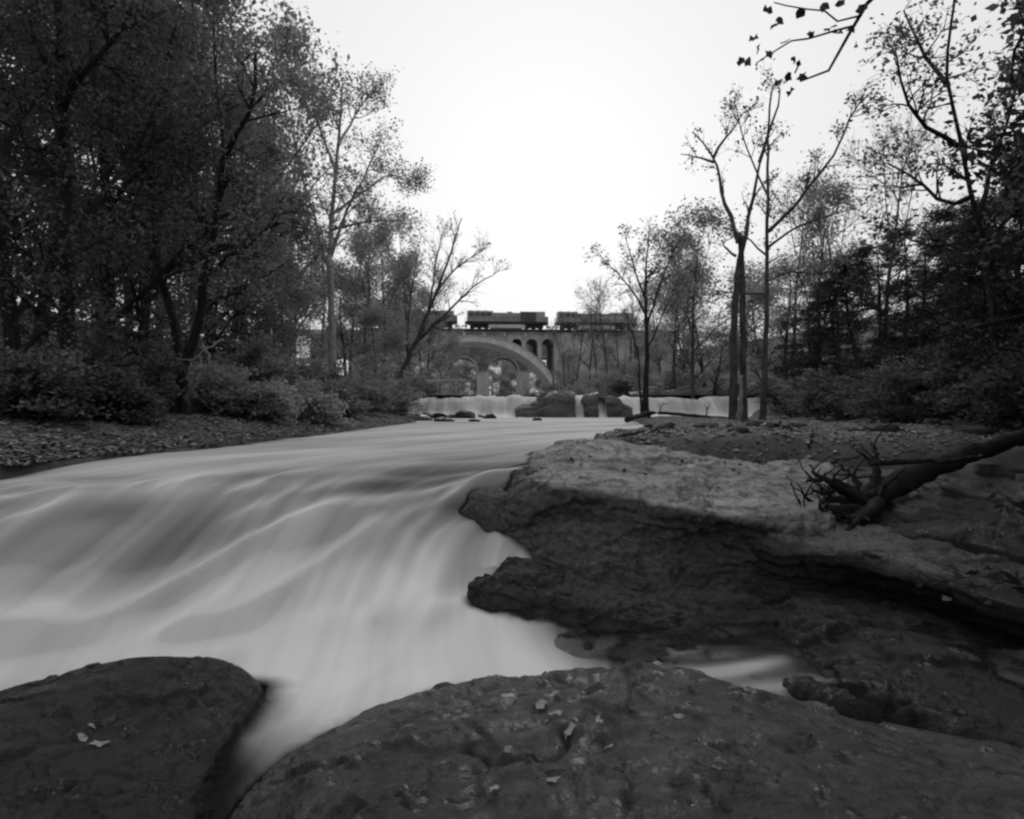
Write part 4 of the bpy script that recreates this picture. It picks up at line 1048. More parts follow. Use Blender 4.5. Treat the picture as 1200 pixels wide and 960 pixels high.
stand('dark2', GL, 'layered dark leaved tree', [
    (240, 22, 110, 1, 'just behind the forked tree'), (285, 24, 150, .9, 'between the forked tree and the pale bush'),
    (190, 26, 80, 1, 'seen between the forked stems'), (70, 26, 30, 1.1, 'deep in the wood behind the dark trunk'),
    (0, 22, 20, 1, 'deep in the wood behind the bank rock'), (150, 33, 90, 1.1, 'farthest back in the dark wood')])
stand('thin1', GL, 'thin leaved tree letting sky through', [
    (312, 34, 45, .8, 'above the pale bush'), (270, 30, 35, .8, 'over the layered trees'),
    (345, 40, 110, .8, 'right behind the pale trunk'), (230, 27, -5, .8, 'towering over the forked tree')])
stand('broad1', GL, 'bushy mid grey tree', [
    (345, 38, 270, 1.1, 'behind the pale bush'), (320, 30, 300, 1.2, 'with low boughs above the pale bush'),
    (425, 50, 285, 1.1, 'past the pale trunk'), (450, 55, 275, .9, 'behind the leaning tree foot'),
    (405, 46, 330, 1.3, 'low and wide beside the pale trunk'), (470, 70, 310, 1, 'behind the leaning tree limbs'),
    (495, 95, 345, 1, 'hiding the left springing of the arch'), (515, 125, 375, 1, 'standing close under the great arch'),
    (440, 44, 370, 1.4, 'squat and wide at the leaning tree foot'), (250, 23, 250, 1.2, 'with pale boughs under the forked stem'),
    (205, 19, 300, 1.1, 'small and pale before the forked stems'), (290, 26, 230, 1.1, 'rounded above the layered shrubs'),
    (375, 60, 300, 1.1, 'hiding the bridge deck behind the pale trunk'), (340, 75, 320, 1.2, 'far back behind the layered trees'),
    (430, 90, 335, 1.1, 'hiding the bridge deck near the leaning tree'), (465, 110, 355, 1.1, 'small below the hidden locomotive')])
stand('bare1', GL, 'bare limbed tree', [
    (335, 44, 190, 1, 'rising behind the bushy trees'), (410, 60, 240, 1, 'showing past the pale trunk'),
    (480, 62, 270, 1, 'close behind the leaning tree'), (500, 90, 320, 1, 'before the hidden locomotive')])
stand('broad2', GR, 'bushy tree on the slope', [
    (800, 64, 330, 1.1, 'past the small spreading tree'), (830, 55, 312, 1.1, 'next to the twin stemmed tree'),
    (775, 78, 335, .9, 'hiding the end of the train'), (860, 62, 318, 1.2, 'straight behind the twin stems'),
    (920, 58, 305, 1.2, 'behind the slim tree'), (900, 46, 340, 1.3, 'wide and low behind the slim tree'),
    (955, 48, 300, 1.1, 'at the edge of the evergreens'), (800, 100, 350, 1.1, 'high by the bridge end'),
    (835, 46, 385, 1.4, 'squat above the end of the falls'), (745, 140, 392, 1.5, 'against the retaining wall'),
    (705, 150, 404, 1.5, 'low against the retaining wall foot'), (672, 150, 415, 1.4, 'at the arch springing')])
stand('ever1', GR, 'dense dark evergreen', [
    (985, 34, 305, 1.2, 'next to the slim tree'), (1030, 28, 285, 1.2, 'above the side stream bend'),
    (1075, 24, 268, 1.2, 'behind the uprooted log'), (1120, 21, 262, 1.1, 'under the loose leaf clusters'),
    (1165, 17, 235, 1.1, 'beside the airy tree foot'), (1205, 14, 190, 1.1, 'downstream of the airy tree'),
    (1060, 36, 270, 1.2, 'in the second row above the log'), (1140, 30, 235, 1.2, 'in the second row behind the airy tree'),
    (1200, 24, 170, 1.2, 'tall at the back of the slope'), (1240, 11.5, 120, 1.1, 'tallest beside the rock shelf'),
    (960, 42, 330, 1.3, 'small and wide at the slope foot'), (1100, 27, 248, 1.4, 'broad behind the short dark log'), (1180, 20, 195, 1.4, 'broad behind the airy tree'), (1010, 33, 292, 1.4, 'broad above the side stream head'), (1130, 15.5, 300, 1.5, 'low and broad over the uprooted log')])
stand('bare1', GR, 'thin bare tree', [
    (675, 120, 375, 1, 'before the bridge abutment'), (690, 105, 338, 1, 'standing out above the second locomotive'),
    (700, 125, 365, 1, 'level with the second locomotive'), (985, 40, 215, 1, 'over the evergreens'),
    (1035, 34, 170, 1, 'high among the loose leaf clusters'), (930, 60, 225, 1, 'behind the slim tree side limb'),
    (725, 130, 372, 1, 'by the retaining wall'), (662, 140, 380, 1, 'at the gap between two locomotives'),
    (712, 118, 352, 1, 'next to the small spreading tree'), (745, 125, 360, 1, 'behind the small spreading tree'),
    (738, 100, 340, 1, 'touching the small spreading tree crown')])
stand('thin1', GR, 'thin leaved tree', [
    (790, 50, 285, 1, 'between the spreading tree and the twin stems'), (815, 44, 262, 1, 'close by the twin stems'), (960, 36, 235, 1, 'past the slim tree limbs')])
for px, d, top, sx in [(500, 262, 418, 1.4), (520, 270, 424, 1.5), (545, 262, 430, 1.6), (575, 268, 436, 1.6), (612, 262, 425, 1.5), (640, 272, 415, 1.5), (665, 262, 405, 1.4), (690, 250, 398, 1.4), (560, 215, 446, 1.6), (600, 222, 440, 1.6), (530, 220, 444, 1.6), (635, 215, 436, 1.6), (535, 280, 414, 1.5), (555, 290, 418, 1.6), (585, 300, 424, 1.4), (620, 290, 412, 1.5), (510, 290, 405, 1.5)]:
    place('broad1', px, d, top, 'bushy tree far upstream seen through the bridge arches', 'trees beyond the bridges', sx=sx)
# unseen trees added around the camera to block light and darken the near rocks
for (x, y, h) in [(-11, -5, 12), (9, -8, 12), (-10, 1, 12), (11, 2, 13), (13, -3, 13), (9.5, 5.5, 12), (7.6, 3.4, 13), (6.4, .2, 13), (6.2, -3.2, 13)]:
    place('dark1', 0, y, h, 'unseen tree added near the viewpoint to shade the foreground', 'added shade trees around the viewpoint', x=x)
for (x, y, h) in [(7.2, 1.0, 11), (6.8, -2.0, 11), (8.7, 6.4, 12), (6.6, 3.0, 11), (10.4, 8.6, 12)]:
    place('ever1', 0, y, h, 'evergreen added near the viewpoint to shade the rock shelf', 'added shade trees around the viewpoint', x=x)
# ------------------------------------------------------------------ bridges
def prism(poly, y0, y1):
    """closed polygon in x,z extruded from y0 to y1; convex or strip-safe polygons are given as quads elsewhere"""
    n = len(poly); p = np.asarray(poly, float)
    V = np.concatenate([np.stack([p[:, 0], np.full(n, y0), p[:, 1]], -1), np.stack([p[:, 0], np.full(n, y1), p[:, 1]], -1)])
    i = np.arange(n); j = (i + 1) % n
    return V, [np.stack([i, j, j + n, i + n], -1), np.arange(n)[None, :], (np.arange(n)[::-1] + n)[None, :]]
def join(parts):
    V = []; quads = {}; off = 0
    for v, fl in parts:
        V.append(v)
        for f in (fl if isinstance(fl, list) else [fl]):
            f = np.asarray(f); quads.setdefault(f.shape[1], []).append(f + off)
        off += len(v)
    return np.concatenate(V), [np.concatenate(q) for q in quads.values()]
def box(x0, x1, y0, y1, z0, z1):
    return prism([(x0, z0), (x1, z0), (x1, z1), (x0, z1)], y0, y1)
def strip(xs, lo, hi, y0, y1):
    """solid between curve lo(x) and curve hi(x)"""
    xs = np.asarray(xs); n = len(xs)
    lo = np.asarray(lo); hi = np.asarray(hi)
    V = np.concatenate([np.stack([xs, np.full(n, y), z], -1) for y in (y0, y1) for z in (lo, hi)])
    a, b, c, d = 0, n, 2 * n, 3 * n
    i = np.arange(n - 1)
    q = [np.stack([a + i, a + i + 1, b + i + 1, b + i], -1), np.stack([c + i, d + i, d + i + 1, c + i + 1], -1),
         np.stack([a + i, c + i, c + i + 1, a + i + 1], -1), np.stack([b + i, b + i + 1, d + i + 1, d + i], -1),
         np.array([[a, b, d, c], [a + n - 1, c + n - 1, d + n - 1, b + n - 1]])]
    return V, [np.concatenate(q)]
def local(name, geo, mat, parent, smooth=False):
    me = mesh_data(name, geo[0], geo[1], smooth); me.materials.append(mat)
    o = bpy.data.objects.new(name, me); COL.objects.link(o); o.parent = parent
    return o
BD = 170.0; S = F / BD
def X(px): return (px - 555) / S
def Z(py): return (480 - py) / S
def rail_bridge():
    B = empty('railway_bridge', ((555 - 600) / F * BD, BD, 0), 'concrete railway bridge with one great arch and small spandrel arches under the train', 'bridge', rz=R(4.5))
    W = 15.0
    hs, rise = X(648), Z(400.5) - Z(452)
    Rr = (hs * hs + rise * rise) / (2 * rise); zc = Z(400.5) - Rr
    xs = np.linspace(-hs, hs, 61)
    intr = zc + np.sqrt(Rr ** 2 - xs ** 2)
    th = 1.45 + 1.1 * (np.abs(xs) / hs) ** 2
    ext = intr + th
    local('arch_ring', strip(xs, intr, ext, -0.25, W + 0.25), M['concrete_l'], B)
    # thin hood moulding over the ring
    local('ring_moulding', strip(xs, ext + 0.01, ext + 0.28, -0.55, 0.3), M['concrete'], B)
    top = Z(390.5)
    def ext_at(x): return np.interp(x, xs, ext)
    xm = np.linspace(-X(600), X(600), 41)
    local('spandrel_wall', strip(xm, ext_at(xm) - 0.2, np.full(41, top), 0.05, W - 0.05), M['concrete'], B)
    for sgn in (1, -1):
        for (a, b) in ((600, 612), (617, 631), (636, 650)):
            x0, x1 = sgn * X(a), sgn * X(b)
            if x0 > x1: x0, x1 = x1, x0
            r = (x1 - x0) / 2; xc = (x0 + x1) / 2
            t = np.linspace(0, np.pi, 17); xa = xc - r * np.cos(t); za = Z(396.3) - r + r * np.sin(t)
            local('spandrel_arch', strip(xa, za, np.full(17, top), 0.04, W - 0.04), M['concrete'], B)
        for (a, b) in ((612, 617), (631, 636)):
            x0, x1 = sorted((sgn * X(a), sgn * X(b)))
            xq = np.linspace(x0, x1, 3)
            local('spandrel_pier', strip(xq, ext_at(xq) - 0.4, np.full(3, top), 0.0, W), M['concrete'], B)
        x0, x1 = sorted((sgn * X(650), sgn * X(672)))
        local('abutment', box(x0, x1, -0.6, W + 0.6, -2, top + 0.02), M['concrete'], B)
        x0, x1 = sorted((sgn * X(672), X(800) if sgn > 0 else X(425)))
        local('retaining_wall', box(x0, x1, 0.3, W - 0.3, -1, top), M['concrete'], B)
    local('deck', box(X(424), X(801), -0.8, W + 0.8, top + 0.003, Z(387.6)), M['concrete'], B)
    local('coping', box(X(424), X(801), -1.15, -0.82, Z(389.2), Z(386.4)), M['loco_u'], B)  # dark tone stands in for the shadow line of the overhang
    dn = local('ballast', strip(np.linspace(X(424), X(801), 3), np.full(3, Z(387.58)), np.full(3, Z(384.8)), 0.6, 8.0), M['gravel'], B)
    for k in range(2):
        local('rail', box(X(424), X(801), 3.4 + 1.5 * k, 3.47 + 1.5 * k, Z(384.79), Z(384.1)), M['loco_u'], B)
    # drain streaks / pilaster strips on the parapet
    for k, px in enumerate(range(470, 760, 24)):
        local('pilaster', box(X(px), X(px) + 0.7, -0.98, -0.82, top - 0.9, top + 0.002), M['concrete'], B)
    return B
RB = rail_bridge()

def stone_viaduct():
    D = 205.0; s = F / D
    V0 = empty('stone_viaduct', ((566 - 600) / F * D, D, 0), 'old stone viaduct with tall round arches seen beneath the great concrete arch', 'bridge', rz=R(3))
    W = 8.0
    def zz(py): return (480 - py) / s
    def xx(px): return (px - 566) / s
    top = zz(392)
    bay = xx(566 + 48)
    for k in range(-4, 4):
        c = k * bay
        local('pier', box(c - 1.9, c + 1.9, 0, W, -2, zz(436)), M['concrete_l'], V0)
        local('pier_cap', box(c - 2.1, c + 2.1, -0.2, W + 0.2, zz(436) + 0.003, zz(434.6)), M['concrete'], V0)
        r = bay / 2 - 1.9; xc = c + bay / 2
        t = np.linspace(0, np.pi, 25); xa = xc - r * np.cos(t); za = zz(434.6) + r * 0.92 * np.sin(t)
        local('arch', strip(xa, za, np.full(25, top), 0.05, W - 0.05), M['stone_block'], V0)
        xo = xc - (r + 0.55) * np.cos(t); zo = zz(434.6) + (r * 0.92 + 0.55) * np.sin(t)
        n = 25
        Vr = np.concatenate([np.stack([xa, np.full(n, y), za], -1) if q == 0 else np.stack([xo, np.full(n, y), zo], -1) for y in (-0.15, 0.2) for q in (0, 1)])
        i = np.arange(n - 1)
        fr = np.concatenate([np.stack([i, i + 1, n + i + 1, n + i], -1), np.stack([i, 2*n + i, 2*n + i + 1, i + 1], -1), np.stack([n + i, n + i + 1, 3*n + i + 1, 3*n + i], -1), np.stack([2*n + i, 3*n + i, 3*n + i + 1, 2*n + i + 1], -1)])
        local('arch_voussoirs', (Vr, [fr]), M['concrete'], V0)
        local('spandrel_fill', box(c - 1.9, c + 1.9, 0.1, W - 0.1, zz(434.6) + 0.003, top - 0.003), M['stone_block'], V0)
    local('parapet', box(-4.6 * bay, 4.6 * bay, -0.3, W + 0.3, top, top + 1.2), M['concrete'], V0)
    return V0
stone_viaduct()
# pale road bridge further upstream
D3 = 235.0
R3 = empty('road_bridge', ((592 - 600) / F * D3, D3, 0), 'pale far bridge pier and low arch glimpsed through the stone arches', 'bridge')
s3 = F / D3
local('pier', box(-1.6, 1.6, 0, 6, -1, (480 - 420) / s3), M['concrete'], R3)
xa = np.linspace(-11, -1.6, 21); za = (480 - 452) / s3 + 5.0 * np.sqrt(np.clip(1 - ((xa + 11.0) / 9.4) ** 2, 0, 1))
local('arch', strip(xa, za, za + 1.6, 0.1, 5.9), M['concrete'], R3)
xa = np.linspace(1.6, 14, 21); za = (480 - 452) / s3 + 6.5 * np.sqrt(np.clip(1 - ((xa - 14.0) / 12.4) ** 2, 0, 1))
local('arch', strip(xa, za, np.maximum(za + 1.6, (480 - 424) / s3), 0.1, 5.9), M['concrete'], R3)
local('deck', box(-26, 26, -0.5, 6.5, (480 - 420) / s3 + 0.003, (480 - 412) / s3), M['concrete'], R3)

# ------------------------------------------------------------------ train
def cyl(c, axis, r, h, n=14):
    t = np.linspace(0, 2 * np.pi, n, endpoint=False)
    a = np.stack([np.cos(t) * r, np.sin(t) * r], -1)
    o = [i for i in range(3) if i != axis]
    V = np.zeros((2 * n, 3))
    for k, s_ in enumerate((-h / 2, h / 2)):
        V[k*n:(k+1)*n, o[0]] = a[:, 0]; V[k*n:(k+1)*n, o[1]] = a[:, 1]; V[k*n:(k+1)*n, axis] = s_
    V += np.asarray(c, float)
    i = np.arange(n); j = (i + 1) % n
    return V, [np.stack([i, j, j + n, i + n], -1), np.arange(n)[None], (np.arange(n)[::-1] + n)[None]]
def locomotive(label, body, band, style):
    L = empty('locomotive', (0, 0, 0), label, 'locomotive', 'locomotives of the freight train')
    def prof(x0, x1, w, z0, z1, ch=0.25):
        p = [(-w, z0), (w, z0), (w, z1 - ch), (w - ch, z1), (-w + ch, z1), (-w, z1 - ch)]
        V = np.array([(x, y, z) for x in (x0, x1) for (y, z) in p]); n = 6; i = np.arange(n); j = (i + 1) % n
        return V, [np.stack([i, j, j + n, i + n], -1), np.arange(n)[None], (np.arange(n)[::-1] + n)[None]]
    local('frame', box(-10.9, 10.9, -1.5, 1.5, 1.35, 1.95), M['loco_u'], L)
    local('walkway', box(-10.7, 10.7, -1.56, 1.56, 1.953, 2.05), M['loco_d'], L)
    lh = local('long_hood', prof(-6.0, 6.9, 1.12, 2.053, 4.42, .3), body, L)
    for k in range(9):
        x = -5.6 + 1.3 * k
        local('hood_door', box(x, x + 1.12, -1.17, -1.123, 2.25, 3.75), body if k % 3 else band, lh)
    rad = local('radiator', prof(-10.3, -3.6 if style == 0 else -5.2, 1.45, 2.053, 4.78, .2), body, L)
    for k in range(4):
        x = -9.8 + 1.5 * k
        local('grille', box(x, x + 1.25, -1.5, -1.453, 3.35, 4.35), M['loco_d'], rad)
    local('exhaust_stack', box(0.2, 1.5, -.4, .4, 4.424, 4.75), M['loco_d'], L)
    for k in range(3):
        local('roof_fan', cyl((-9.3 + 1.9 * k, 0, 4.86), 2, .75, .16), M['loco_d'], rad)
    eq = local('equipment_cabinet', prof(3.6, 7.6, 1.42, 2.06, 4.72, .35), M['loco_d'] if style == 0 else body, L)
    cab = local('cab', prof(7.62, 10.0, 1.52, 2.053, 4.74, .4), body, L)
    local('cab_window', box(8.0, 8.75, -1.57, -1.523, 3.3, 4.05), M['glass'], cab)
    local('cab_window', box(8.9, 9.6, -1.57, -1.523, 3.3, 4.05), M['glass'], cab)
    local('short_hood', prof(10.003, 10.85, .95, 2.053, 3.5, .2), body, L)
    local('side_band', box(-2.2, 7.0, -1.475, -1.425, 2.9, 3.55), band, L) if style else None
    tank = local('fuel_tank', prof(-4.1, 4.1, 1.42, .38, 1.3, .1), M['loco_l'], L)
    for x in (-4.75, 4.15):
        local('air_reservoir', box(x, x + .6, -1.45, -.9, .25, 1.2), M['loco_l'], L)
    for s_ in (-1, 1):
        t = local('truck', box(s_ * 7.1 - 2.5, s_ * 7.1 + 2.5, -1.2, 1.2, .55, 1.1), M['loco_u'], L)
        for k in (-1, 0, 1):
            ws = join([cyl((s_ * 7.1 + k * 1.85, yy, .53), 1, .53, .14) for yy in (-.78, .78)] + [cyl((s_ * 7.1 + k * 1.85, 0, .53), 1, .1, 1.5, 8)])
            local('wheelset', ws, M['loco_u'], t)
        local('coupler', box(s_ * 11.2 - .35, s_ * 11.2 + .35, -.18, .18, .75, 1.05), M['loco_u'], L)
        local('step', box(s_ * 10.55 - .3, s_ * 10.55 + .3, -1.5, -1.2, .3, 1.347), M['loco_l'], L)
        hr = [box(s_ * 10.85 - .03, s_ * 10.85 + .03, y, y + .06, 2.053, 3.1) for y in (-1.45, -.7, .65, 1.4)] + [box(s_ * 10.85 - .03, s_ * 10.85 + .03, -1.45, 1.46, 3.103, 3.16)]
        local('end_rail', join(hr), M['loco_l'], L)
    hr = []
    for y in (-1.52, 1.46):
        hr += [box(x, x + .05, y, y + .05, 2.053, 3.05) for x in np.arange(-10.5, 7.6, 1.5)] + [box(-10.5, 7.6, y, y + .05, 3.053, 3.1)]
    local('handrail', join(hr), M['loco_d'], L)
    return L
rz = RB.rotation_euler.z
def on_track(L, px):
    v = Vector((X(px), 4.2, Z(384.1)))
    p = RB.location + Matrix.Rotation(rz, 3, 'Z') @ v
    L.location = p; L.rotation_euler = (0, 0, rz)
A = locomotive('grey locomotive with dark cabin end standing over the great arch', M['loco_m'], M['loco_m'], 0)
on_track(A, 595)
Bq = locomotive('grey locomotive with a pale side band above the retaining wall', M['loco_m'], M['loco_l'], 1)
on_track(Bq, 704)
Cq = copy_tree(A, (0, 0, 0), label='locomotive half hidden by the leaning tree')
on_track(Cq, 486)

# ------------------------------------------------------------------ falls ledge rocks and pool stones
def ledge(px0, px1, py0, py1, d, depth, label, seed, hs=None, mat=None, name='rock'):
    x0, x1 = [(p - 600) / F * d for p in (px0, px1)]
    z1, z0 = (480 - py0) / F * d, (480 - py1) / F * d
    hs = hs or (.3, .8, .95, 1, .95, .8, .3); n = len(hs); xs = np.linspace(0, 1, n)
    rows = []
    for (k, h) in ((1.0, -.2), (.85, .7), (.55, .98), (.3, 1.0), (.1, .8), (.04, .55), (-.08, .42), (-.12, .1), (-.15, -.25)):
        rows.append([np.array((x0 + (x1 - x0) * x, d + depth * (k if k > .3 else k + .25 * (1 - e)) , z0 + (z1 - z0) * (h * e if h > 0 else h))) for x, e in zip(xs, hs)])
    w_ = abs(x1 - x0)
    return rock(name, rows, 110, 80, mat or M['falls_rock'], label, 'rock', min(.10, .04 * w_), .8, .08, 1.6, .06, seed, flake=.045, ridge=.03)
ledge(604, 674, 460.5, 490, 42.6, 2.4, 'broad dark rock splitting the falls, wet and stepped', 301, (.3, .42, .45, .55, .6, .95, 1, .97, 1, .8))
ledge(630, 674, 458.5, 471, 43.6, 1.8, 'low cap rock lying on the broad rock at the crest of the falls', 302, (.5, .9, 1, .95, 1, .9, .6))
ledge(684, 701, 463, 491, 42.4, 2.0, 'squat block of dark rock between two thin spouts of the falls', 303, (.8, 1, .97, 1, .85))
ledge(711, 742, 466, 491, 42.6, 1.8, 'dark rock sloping away beside the thin spouts of the falls', 304, (.85, 1, .95, .9, .7, .6, .5))
ledge(688, 714, 460.0, 466, 43.8, 1.4, 'small flat rock on the crest above the thin spouts', 305)
ledge(905, 1000, 468, 497, 38.0, 4.0, 'low dark ledge at the woods end of the falls', 306)
ledge(830, 935, 448, 466, 47.5, 3.0, 'broken rock outcrop above the woods end of the falls', 307, (.3, .7, .5, .9, .6, 1, .7, .8, .4))
ledge(740, 850, 452, 466, 48.5, 3.0, 'long low outcrop along the upper river shore', 308, (.3, .5, .9, .6, .7, 1, .6, .8, .4))
# loose stones
def stone_mesh(seed, flat=.55):
    rg = np.random.default_rng(seed)
    nu_, nv_ = 14, 9
    th = np.linspace(0, 2 * np.pi, nu_, endpoint=False); ph = np.linspace(0.08, np.pi - .08, nv_)
    T, Pp = np.meshgrid(th, ph)
    D = np.stack([np.cos(T) * np.sin(Pp), np.sin(T) * np.sin(Pp), np.cos(Pp)], -1)
    r = 0.5 * (1 + .45 * fbm(D * 1.3 + seed * 3.7, 3, seed))
    V = (D * r[..., None] * np.array((1, .8, flat))).reshape(-1, 3)
    i = np.arange(nv_ - 1)[:, None]; j = np.arange(nu_)[None]
    q = np.stack([i * nu_ + j, i * nu_ + (j + 1) % nu_, (i + 1) * nu_ + (j + 1) % nu_, (i + 1) * nu_ + j], -1).reshape(-1, 4)
    me = mesh_data('stone', V, [q, np.arange(nu_)[None], (np.arange(nu_)[::-1] + nu_ * (nv_ - 1))[None]], True)
    return me
stones = [stone_mesh(400 + k, f) for k, f in enumerate((.45, .6, .35, .7, .5))]
for s_ in stones: s_.materials.append(M['stone'])
stones_d = [m_.copy() for m_ in stones]
for s_ in stones_d: s_.materials.clear(); s_.materials.append(M['wet'])
rs = np.random.default_rng(9)
def stone(x, y, z, s, label, group, dark=False, name='stone', sq=1.0):
    o = bpy.data.objects.new(name, (stones_d if dark else stones)[rs.integers(5)]); COL.objects.link(o)
    o.location = (x, y, z); o.rotation_euler = (rs.normal(0, .15), rs.normal(0, .15), rs.uniform(0, 6.28)); o.scale = (s, s, s * sq)
    return tag(o, label, 'stone', group)
for px, py, s in [(512, 487, 1.3), (528, 486, 1.0), (545, 485, 1.5), (536, 489, .8), (500, 491, 1.2), (574, 491, 1.0), (566, 490, .7), (629, 493, .5), (488, 493, 1.4), (478, 492, 1.5), (556, 494, .6), (520, 494, .9)]:
    p = Pz(px, py, -.55) if py > 487 else Pd(px, py, 40)
    stone(p[0], p[1], -.55 + .06 * s, s, 'dark wet stone breaking the pool surface below the falls', 'stones in the pool', True, sq=.8)
for k in range(190):
    px = rs.uniform(700, 1190); py = rs.uniform(497, 560)
    p = Pz(px, py, -.44)
    if p[0] < xr(p[1]) + .2 or p[1] < 10.2: continue
    s = float(rs.lognormal(-1.35, .45))
    stone(p[0], p[1], float(ground_z(p[0], p[1])) + s * .08, s, 'grey stone lying among sticks on the gravel bar', 'stones on the gravel bar', rs.random() < .35)
# pebbles and litter: uncountable
def scatter(name, n, fn, size, mat, label, seed, upb=2.0, thick=True):
    rg = np.random.default_rng(seed)
    c = fn(rg, n); n = len(c)
    if thick:
        oct_ = np.array([(1,0,0),(0,1,0),(-1,0,0),(0,-1,0),(0,0,.55),(0,0,-.4)], float)
        fo = np.array([(0,1,4),(1,2,4),(2,3,4),(3,0,4),(1,0,5),(2,1,5),(3,2,5),(0,3,5)])
        s_ = size * rg.lognormal(0, .45, n)
        V = c[:, None, :] + oct_[None] * s_[:, None, None] * rg.uniform(.5, 1.2, (n, 6, 1))
        Fc = (fo[None] + 6 * np.arange(n)[:, None, None]).reshape(-1, 3)
        sh_ = np.repeat(rg.random(n), 8)
        o = mobj(name, V.reshape(-1, 3), Fc, mat, smooth=False, shade=sh_)
    else:
        w = Wood(seed); w.lp = [c]; V, Fc, sh_ = leaf_mesh(w, size, upb); sh_ = rg.random(len(Fc)) ** 2.2
        o = mobj(name, V, Fc, mat, smooth=False, shade=sh_)
    return tag(o, label, None, None, 'stuff')
def bar_pts(rg, n):
    px = rg.uniform(640, 1250, n); py = 491 + 82 * rg.random(n)
    d = .45 * F / (py - 480); x = (px - 600) / F * d
    ok = (x > xr(d) + .05) & (d > 9.6) & (d < 41); x, d = x[ok], d[ok]
    return np.stack([x, d, ground_z(x, d) + .005], -1)
scatter('gravel', 22000, bar_pts, .03, M['litter'], 'loose gravel and shale chips on the bar', 501)
scatter('leaf_litter', 9000, lambda rg, n: bar_pts(rg, n) + np.array((0, 0, .02)), .085, M['litter'], 'fallen leaves strewn over the gravel bar', 502, thick=False)
def lbank(rg, n):
    y = 6 + 40 * rg.random(n) ** 1.5; x = xl(y) - .05 - 9 * rg.random(n) ** 1.6
    return np.stack([x, y, ground_z(x, y) + .02], -1)
scatter('leaf_litter', 26000, lbank, .09, M['litter'], 'fallen leaves covering the left bank', 503, thick=False)

# ------------------------------------------------------------------ logs, sticks and dead wood
def stick(name, ctrl, r0, r1, mat, label, cat='log', group=None, subs=0, seed=0, sub_len=.5, jit=.01, sides=9):
    rg = np.random.default_rng(seed)
    pts, rad = limb_pts(ctrl, r0, r1, n=max(8, len(ctrl) * 5), rng=rg, jit=jit)
    rad = rad * (1 + .12 * rg.normal(0, 1, len(rad))); 
    ends = [(pts, rad)]
    V, Fc = tubes(ends, sides)
    n = len(V); Fl = [Fc, np.arange(sides)[None, ::-1], (np.arange(sides) + n - sides)[None]]
    V = V + .25 * r0 * fbm(V * 5 / max(.1, r0 * 5), 3, seed)[:, None] * rg.normal(0, .6, 3)
    if not subs:
        o = mobj(name, V, Fl, mat, origin=pts[0]); return tag(o, label, cat, group)
    T = thing(name, pts[0], label, cat, group)
    mobj('stem', V, Fl, mat, T)
    for k in range(subs):
        i = rg.integers(len(pts) // 3, len(pts) - 1); tg = pts[i] - pts[i - 1]; tg /= np.linalg.norm(tg)
        d = side_dir(rg, tg, R(rg.uniform(35, 75)))
        bp = walk(rg, pts[i], d, sub_len * rg.uniform(.5, 1.3), 7, .22, -.02)
        bb = [(bp, np.linspace(rad[i] * .45, .006, 8))]
        for q in range(2):
            i2 = rg.integers(2, 6); tg = bp[i2] - bp[i2 - 1]; tg /= np.linalg.norm(tg)
            b2 = walk(rg, bp[i2], side_dir(rg, tg, R(50)), sub_len * .4, 4, .2, 0)
            bb.append((b2, np.linspace(rad[i] * .25, .004, 5)))
        Vb, Fb = tubes(bb, 6); mobj('branch', Vb, Fb, mat, T)
    return T
# uprooted log with its tangle of roots, on the shelf
def uprooted():
    T = thing('uprooted_log', Pd(1010, 600, 7.3), 'uprooted dark log with a tangle of bare roots lying on the rock shelf', 'log')
    rg = np.random.default_rng(611)
    pts, rad = limb_pts([Pd(1225, 505, 9.6), Pd(1150, 528, 8.9), Pd(1090, 550, 8.3), Pd(1045, 573, 7.8), Pd(1010, 594, 7.4)], .10, .14, n=26, rng=rg, jit=.015)
    V, Fc = tubes([(pts, rad * (1 + .1 * rg.normal(0, 1, 26)))], 12); mobj('trunk', V, [Fc, (np.arange(12) + len(V) - 12)[None]], M['wood_d'], T)
    ctr = pts[-1]
    roots = [[(1010,598,8.1),(985,604,7.9),(960,610,7.7),(940,606,7.6)], [(1010,595,8.1),(980,585,8.0),(955,590,7.8),(938,578,7.7)],
             [(1005,596,8.0),(970,596,7.7),(948,600,7.5),(934,585,7.5)], [(1012,590,8.2),(990,570,8.2),(965,562,8.1),(945,566,8.0)],
             [(1012,590,8.2),(1000,560,8.3),(985,545,8.4)], [(1015,598,8.0),(1000,608,7.7),(985,618,7.5),(975,622,7.4)],
             [(1015,585,8.2),(1025,560,8.3),(1028,535,8.4),(1022,520,8.5)], [(1005,588,8.1),(975,572,7.9),(962,580,7.8),(950,573,7.8)],
             [(1000,600,8.0),(968,608,7.6),(962,596,7.5),(968,580,7.5)], [(1030,590,8.0),(1005,612,7.6),(990,622,7.4)],
             [(1008,590,8.1),(992,576,7.9),(975,566,7.8),(955,556,7.8),(948,545,7.9)], [(1010,585,8.2),(1040,566,8.0),(1060,548,8.0)]]
    for k, r_ in enumerate(roots):
        pp, rd = limb_pts([Pd(q[0], q[1], q[2] - .75) for q in r_], .06 if k % 3 else .09, .012, n=14, rng=rg, jit=.012)
        br = [(pp, rd)]
        for q in range(4):
            i = rg.integers(4, 13); tg = pp[i] - pp[i - 1]; tg /= np.linalg.norm(tg)
            br.append((walk(rg, pp[i], side_dir(rg, tg, R(60)), rg.uniform(.15, .4), 5, .25, 0), np.linspace(rd[i] * .6, .005, 6)))
        Vb, Fb = tubes(br, 6); mobj('root', Vb, Fb, M['wood_d'], T)
uprooted()
stick('fallen_log', [Pd(925, 532, 10.6), Pd(950, 540, 10.2), Pd(985, 553, 9.7), Pd(1010, 562, 9.4)], .10, .13, M['wood_d'], 'short dark log lying behind the uprooted roots', 'log', seed=621)
